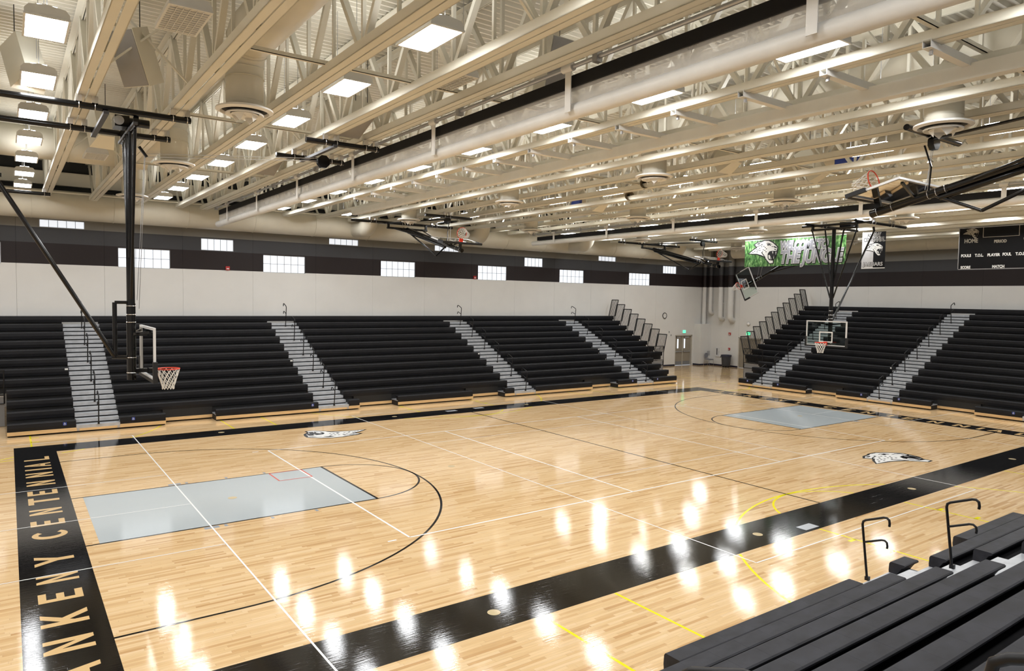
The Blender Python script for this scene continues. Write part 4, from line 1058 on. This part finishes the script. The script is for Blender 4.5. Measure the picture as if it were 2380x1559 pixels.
# ------------------------------------------------------------------ banners and scoreboard
XB = 19.17
bn = thing('jungle_banner', 'green jungle banner reading WELCOME TO THE JUNGLE', 'banner', (XB, 5.7, 6.72))
y0, y1, zb0, zb1 = 2.72, 8.74, 6.72, 8.215
part('banner_sheet', MB().box(XB, XB+0.01, y0, y1, zb0, zb1), 'jungle_print', bn)
part('hem', MB().tube((XB, y0, zb1), (XB, y1, zb1), 0.02, 8), 'offwhite', bn)
for (txt, zc, sz, yc) in (('WELCOME TO', zb0+0.88, 0.64, 5.10), ('THE JUNGLE', zb0+0.17, 0.92, 4.70)):
    kw = dict(shear=0.22, spacing=0.90)
    tw = 2.75 if txt[0] == 'W' else 3.55
    me = text_mesh(txt, sz, 0.02, 0.22); wd = max(v.co.x for v in me.vertices)-min(v.co.x for v in me.vertices); xs = tw/wd
    text_on('letters_shadow', txt, sz, 'black_paint', bn, (XB-0.004, yc-0.03, zc-0.03), (0, -1, 0), (0, 0, 1), bold=0.085, shear=0.22, xs=xs, depth=0.001)
    text_on('letters_outline', txt, sz, 'white_paint', bn, (XB-0.008, yc, zc), (0, -1, 0), (0, 0, 1), bold=0.062, shear=0.22, xs=xs, depth=0.001)
    text_on('letters', txt, sz, 'grey_paint', bn, (XB-0.012, yc, zc), (0, -1, 0), (0, 0, 1), bold=0.040, shear=0.22, xs=xs, depth=0.001)
emblem('banner_emblem', bn, (XB-0.003, 7.55, zb0+0.80), (0, -1, 0), (0, 0, 1), 1.95, 0.003)
bs = thing('school_banner', 'silver and black banner reading ANKENY CENTENNIAL JAGUARS', 'banner', (XB, 1.3, 6.48))
yl, yr, z0, z1 = 1.89, 0.74, 6.48, 8.235; ym = (yl+yr)/2-0.0
part('banner_sheet', MB().box(XB, XB+0.01, ym, yl, z0, z1), 'silver_cloth', bs, label='silver half')
part('banner_sheet', MB().box(XB, XB+0.01, yr, ym, z0, z1), 'banner_black', bs, label='black half')
part('hem', MB().box(XB-0.004, XB+0.014, yr, yl, z0-0.03, z0+0.01), 'offwhite', bs)
for txt, zc, wdt, h, yc in (('ANKENY', z1-0.24, 0.68, 0.20, ym-0.0), ('CENTENNIAL', z1-0.46, 1.04, 0.20, ym-0.02), ('JAGUARS', z0+0.10, 0.98, 0.19, ym)):
    me = text_mesh(txt, h*1.35, 0.01); wd = max(v.co.x for v in me.vertices)-min(v.co.x for v in me.vertices)
    a, b = ('white_paint', 'black_paint') if txt != 'JAGUARS' else ('black_paint', 'silver_cloth')
    text_on('letters_outline', txt, h*1.35, a, bs, (XB-0.004, yc, zc), (0, -1, 0), (0, 0, 1), bold=0.018, xs=wdt/wd, depth=0.001)
    text_on('letters', txt, h*1.35, b, bs, (XB-0.008, yc, zc), (0, -1, 0), (0, 0, 1), bold=0.005, xs=wdt/wd, depth=0.001)
for y in (yl-0.04, yr+0.04): part('hanging_cord', MB().tube((XB, y, z1-0.01), (XB, y, ZB+0.02), 0.006, 5), 'cord', bs)
for y in (y0+0.05, (y0+y1)/2, y1-0.05): part('hanging_cord', MB().tube((XB, y, zb1), (XB, y, ZB+0.02), 0.006, 5), 'cord', bn)
emblem('banner_emblem', bs, (XB-0.003, ym-0.02, 7.38), (0, -1, 0), (0, 0, 1), 0.92, 0.003)
# scoreboard
XS = 20.6
sb = thing('scoreboard', 'black scoreboard with HOME, PERIOD and FOULS lettering at the right edge', 'scoreboard', (XS, -4.6, 6.36))
yL, yR, z0, z1 = -1.91, -7.3, 6.36, 8.28
part('cabinet', MB().box(XS, XS+0.15, yR, yL, z0, z1), 'banner_black', sb)
tr = MB(); tr.box(XS-0.01, XS, yR, yL, z0, z0+0.03).box(XS-0.01, XS, yL-0.03, yL, z0, z1).box(XS-0.01, XS, yR, yL, z1-0.03, z1)
part('cabinet_trim', tr, 'steel', sb)
def Y_(px): return yL-(px-325)/(1990-325)*(1.90+0.0)*1.0
# pixel columns of the zoomed board -> metres (0.0011 m per zoomed pixel)
KS = 1.92/1085.0
def sp(px, py):
    bt_ = 1405-0.018*(px-300); tp_ = 325-0.066*(px-325)
    return (yL-(px-322)*KS*0.93, z0+(bt_-py)/(bt_-tp_)*(z1-z0))
bx = MB(); a = sp(925, 555); b = sp(1790, 245)
bx.box(XS-0.012, XS, b[0], a[0], a[1]-0.02, a[1]+0.0).box(XS-0.012, XS, a[0]-0.02, a[0], a[1], z1-0.03).box(XS-0.012, XS, b[0], b[0]+0.02, a[1], z1-0.03)
part('clock_outline', bx, 'tan_letter', sb)
for txt, px, py, wpx, hpx in (('HOME', 635, 700, 335, 100), ('PERIOD', 1350, 695, 295, 70), ('GUEST', 2075, 632, 380, 100), ('FOULS', 525, 1070, 250, 68), ('T.O.L.', 855, 1060, 210, 68),
                              ('PLAYER', 1205, 1050, 305, 68), ('FOUL', 1520, 1035, 205, 68), ('T.O.L.', 1835, 1025, 230, 68), ('FOULS', 2200, 1010, 250, 68), ('SCORE', 525, 1375, 248, 68), ('MATCH', 1330, 1355, 288, 68), ('SCORE', 2200, 1320, 248, 68)):
    sz = hpx*KS/0.70
    me = text_mesh(txt, sz, 0.006); wd = max(v.co.x for v in me.vertices)-min(v.co.x for v in me.vertices)
    q = sp(px, py+(0 if px > 2000 else 0))
    text_on('letters', txt, sz, 'tan_letter' if txt in ('HOME', 'PERIOD', 'GUEST') else 'white_paint', sb, (XS-0.006, q[0], q[1]), (0, -1, 0), (0, 0, 1), bold=0.008, xs=wpx*KS*0.93/wd, depth=0.001)
q = sp(620, 450)
emblem('board_emblem', sb, (XS-0.004, q[0], q[1]-0.02), (0, -1, 0), (0, 0, 1), 0.72, 0.002, ('banner_black', 'tan_letter', 'banner_black'))
for y in (-2.1, -4.6, -7.0): part('hanging_rod', MB().tube((XS+0.07, y, z1), (XS+0.07, y, 9.99), 0.012, 6), 'steel', sb)

# ------------------------------------------------------------------ things on and by the corner walls
ck = thing('wall_clock', 'round white wall clock with black rim on the left wall', 'clock', (22.9, WL, 3.66))
def disc_y(x, y, z, r, n=28): return MB().add([(x+r*math.cos(2*PI*i/n), y, z+r*math.sin(2*PI*i/n)) for i in range(n)], [tuple(range(n))])
part('rim', MB().torus((22.9, WL-0.03, 3.66), 0.20, 0.022, (0, 1, 0), 28, 8), 'dark', ck)
part('dial', MB().tube((22.9, WL, 3.66), (22.9, WL-0.03, 3.66), 0.19, 28), 'offwhite', ck)
part('hands', MB().bar((22.9, WL-0.035, 3.66), (22.97, WL-0.035, 3.70), 0.012, 0.004).bar((22.9, WL-0.036, 3.66), (22.88, WL-0.036, 3.80), 0.009, 0.004), 'dark', ck)
mk = MB()
for i in range(12):
    a = PI*i/6; mk.bar((22.9+0.15*math.cos(a), WL-0.033, 3.66+0.15*math.sin(a)), (22.9+0.175*math.cos(a), WL-0.033, 3.66+0.175*math.sin(a)), 0.012, 0.004)
part('hour_marks', mk, 'dark', ck)
def exit_sign(c, right, nrm, label):
    c = Vector(c); R_ = Vector(right); N_ = Vector(nrm); U_ = Vector((0, 0, 1))
    t = thing('exit_sign', label, 'sign', c, 'exit signs')
    part('sign_case', MB().prism([c+R_*a+U_*b for a, b in ((-0.2, -0.13), (0.2, -0.13), (0.2, 0.13), (-0.2, 0.13))], N_*0.06), 'offwhite', t)
    part('sign_face', MB().prism([c+R_*a+U_*b+N_*0.06 for a, b in ((-0.15, -0.10), (0.15, -0.10), (0.15, 0.10), (-0.15, 0.10))], N_*0.006), 'exit_green', t)
    text_on('letters', 'EXIT', 0.15, 'white_paint', t, c+N_*0.068-U_*0.05, right, (0, 0, 1), bold=0.004, xs=0.85, depth=0.001)
exit_sign((25.0, WL, 2.49), (1, 0, 0), (0, -1, 0), 'green lit exit sign above the double door on the left wall')
exit_sign((WF, 14.15, 2.50), (0, -1, 0), (-1, 0, 0), 'green lit exit sign behind the stepped rail on the end wall')
def alarm(c, nrm, label, s=0.09):
    c = Vector(c); N_ = Vector(nrm); R_ = Vector((0, 0, 1)).cross(N_); U_ = Vector((0, 0, 1))
    t = thing('fire_alarm', label, 'alarm', c, 'red fire alarms')
    part('alarm_body', MB().prism([c+R_*a+U_*b for a, b in ((-s, -s), (s, -s), (s, s), (-s, s))], N_*0.06), 'red', t)
    part('strobe', MB().prism([c+R_*a+U_*b+N_*0.06 for a, b in ((-s*.6, -s*.5), (s*.6, -s*.5), (s*.6, 0), (-s*.6, 0))], N_*0.02), 'offwhite', t)
alarm((-7.0, WL, 5.88), (0, -1, 0), 'small red fire alarm low on the brown band, left one')
alarm((6.72, WL, 5.88), (0, -1, 0), 'small red fire alarm low on the brown band, right one')
alarm((WF, 15.76, 2.40), (-1, 0, 0), 'red fire alarm high on the end wall above the waste bin')
alarm((WF, 15.76, 1.30), (-1, 0, 0), 'red fire alarm pull just above the waste bin', 0.075)
for i, (x, z) in enumerate(((23.43, 2.48), (23.64, 2.24))):
    t = thing('wall_switch', 'small grey wall device left of the double door, %s one' % ('upper' if i == 0 else 'lower'), 'wall device', (x, WL, z), 'small wall devices')
    part('back_plate', MB().box(x-0.035, x+0.035, WL-0.012, WL, z-0.07, z+0.07), 'steel', t); part('device', MB().box(x-0.02, x+0.02, WL-0.035, WL-0.012, z-0.04, z+0.04), 'panel_grey', t)
# cabinet, plate, dome
t = thing('extinguisher_cabinet', 'white fire extinguisher cabinet with dark slot on the end wall', 'cabinet', (WF, 16.74, 0.66))
part('cabinet_frame', MB().box(WF-0.05, WF, 16.54, 16.94, 0.66, 1.36), 'offwhite', t)
part('cabinet_door', MB().box(WF-0.06, WF-0.05, 16.57, 16.91, 0.69, 1.33), 'frame_white', t)
part('window_slot', MB().box(WF-0.066, WF-0.06, 16.78, 16.85, 0.80, 1.28), 'dark', t)
part('handle', MB().box(WF-0.075, WF-0.06, 16.62, 16.64, 0.95, 1.10), 'steel', t)
t = thing('wall_plate', 'square grey metal plate on the pipe chase', 'plate', (WF, 17.76, 0.7))
part('plate', MB().box(26.11-0.0, 26.12, 17.6, 17.9, 0.72, 1.04) if False else MB().box(26.9, 27.2, 17.435, 17.45, 0.72, 1.05), 'steel', t)
part('plate_screws', MB().tube((26.93, 17.435, 0.76), (26.93, 17.43, 0.76), 0.01, 8).tube((27.17, 17.435, 1.01), (27.17, 17.43, 1.01), 0.01, 8), 'dark', t)
t = thing('dome_speaker', 'round pale dome on the end wall above the second exit sign', 'dome', (WF, 14.2, 3.17))
part('dome', MB().path([(WF, 14.2, 3.17), (WF-0.04, 14.2, 3.17), (WF-0.09, 14.2, 3.17), (WF-0.11, 14.2, 3.17)], [0.14, 0.135, 0.09, 0.03], 20), 'offwhite', t)
part('dome_ring', MB().torus((WF-0.01, 14.2, 3.17), 0.145, 0.012, (1, 0, 0), 22, 6), 'steel', t)
# downpipes in the corner, painted with the wall's bands
def downpipe(pts, r, label, collars):
    t = thing('downpipe', label, 'pipe', pts[-1], 'painted downpipes')
    part('pipe', MB().path(pts, r, 18), 'wall_paint', t)
    for z in collars: part('collar', MB().torus((pts[0][0], pts[0][1], z), r+0.004, 0.012, (0, 0, 1), 18, 6), 'wall_paint', t)
    part('pipe_bracket', MB().box(pts[0][0], WF, pts[0][1]-0.03, pts[0][1]+0.03, 4.6, 4.65), 'wall_paint', t)
    return t
def bent(x, y, z, r, rr=0.25):
    return [(x, y, 9.9), (x, y, 6.0), (x, y, z+rr)] + [(x+rr*(1-math.cos(a)), y, z+rr-rr*math.sin(a)) for a in [PI/2*i/6 for i in range(1, 7)]] + [(WF-0.001, y, z)]
downpipe([(26.95, 17.88, 9.9), (26.95, 17.88, 6.0), (26.95, 17.88, 3.05)], 0.155, 'pale downpipe standing on the boxed chase in the corner', (4.0, ))
downpipe(bent(27.0, 17.35, 3.85, 0.17), 0.135, 'short pale downpipe bending into the end wall next to the chase', (4.3, ))
downpipe(bent(26.95, 16.40, 3.45, 0.19, 0.28), 0.17, 'pale downpipe bending into the end wall, third from the corner', (4.1, 5.4))
downpipe(bent(26.95, 15.52, 3.38, 0.23, 0.3), 0.21, 'thickest pale downpipe bending into the end wall', (4.1, 5.4))
# waste bin
cx, cy = 26.75, 15.6
t = thing('waste_bin', 'grey round waste bin with blue-black rim on wheels by the end wall', 'bin', (cx, cy, 0))
part('bin_body', MB().lathe((cx, cy, 0), [(0.02, 0.10), (0.27, 0.10), (0.29, 0.14), (0.345, 0.82), (0.36, 0.86), (0.33, 0.86), (0.30, 0.5), (0.02, 0.3)], 28), 'can_grey', t)
part('rim_liner', MB().torus((cx, cy, 0.87), 0.355, 0.03, (0, 0, 1), 28, 8), 'can_rim', t)
part('liner_fold', MB().lathe((cx, cy, 0), [(0.362, 0.88), (0.375, 0.80), (0.366, 0.76), (0.358, 0.80)], 28, closed=True), 'can_rim', t)
part('handle', MB().path([(cx+0.1, cy+0.36, 0.80), (cx+0.1, cy+0.44, 0.70), (cx-0.1, cy+0.44, 0.70), (cx-0.1, cy+0.36, 0.80)], 0.025, 8), 'can_rim', t)
for k in range(4):
    a = PI/4+k*PI/2; part('caster', MB().tube((cx+0.2*math.cos(a)-0.02, cy+0.2*math.sin(a), 0.05), (cx+0.2*math.cos(a)+0.02, cy+0.2*math.sin(a), 0.05), 0.05, 12).box(cx+0.2*math.cos(a)-0.025, cx+0.2*math.cos(a)+0.025, cy+0.2*math.sin(a)-0.03, cy+0.2*math.sin(a)+0.03, 0.08, 0.11), 'rubber', t)
# stacking chair
cx, cy = 26.65, 17.05
t = thing('stacking_chair', 'grey padded chair with thin chrome legs against the end wall', 'chair', (cx, cy, 0))
part('seat', MB().box(cx-0.23, cx+0.23, cy-0.24, cy+0.22, 0.44, 0.49).box(cx-0.20, cx+0.20, cy-0.21, cy+0.19, 0.49, 0.505), 'chair_grey', t)
part('backrest', MB().prism([(cx+0.20*math.cos(a), cy+0.25, 0.74+0.19*math.sin(a)) for a in [2*PI*i/20 for i in range(20)]], (0, 0.04, 0)), 'chair_grey', t)
for sx in (-1, 1):
    part('leg', MB().path([(cx+sx*0.22, cy-0.20, 0.44), (cx+sx*0.23, cy-0.26, 0.0)], 0.011, 8), 'chrome', t)
    part('leg', MB().path([(cx+sx*0.22, cy+0.22, 0.44), (cx+sx*0.23, cy+0.30, 0.0)], 0.011, 8), 'chrome', t)
    part('back_tube', MB().path([(cx+sx*0.20, cy+0.20, 0.46), (cx+sx*0.19, cy+0.25, 0.60), (cx+sx*0.17, cy+0.28, 0.78)], 0.011, 8), 'chrome', t)
part('stretcher', MB().tube((cx-0.22, cy-0.2, 0.43), (cx+0.22, cy-0.2, 0.43), 0.010, 8), 'chrome', t)
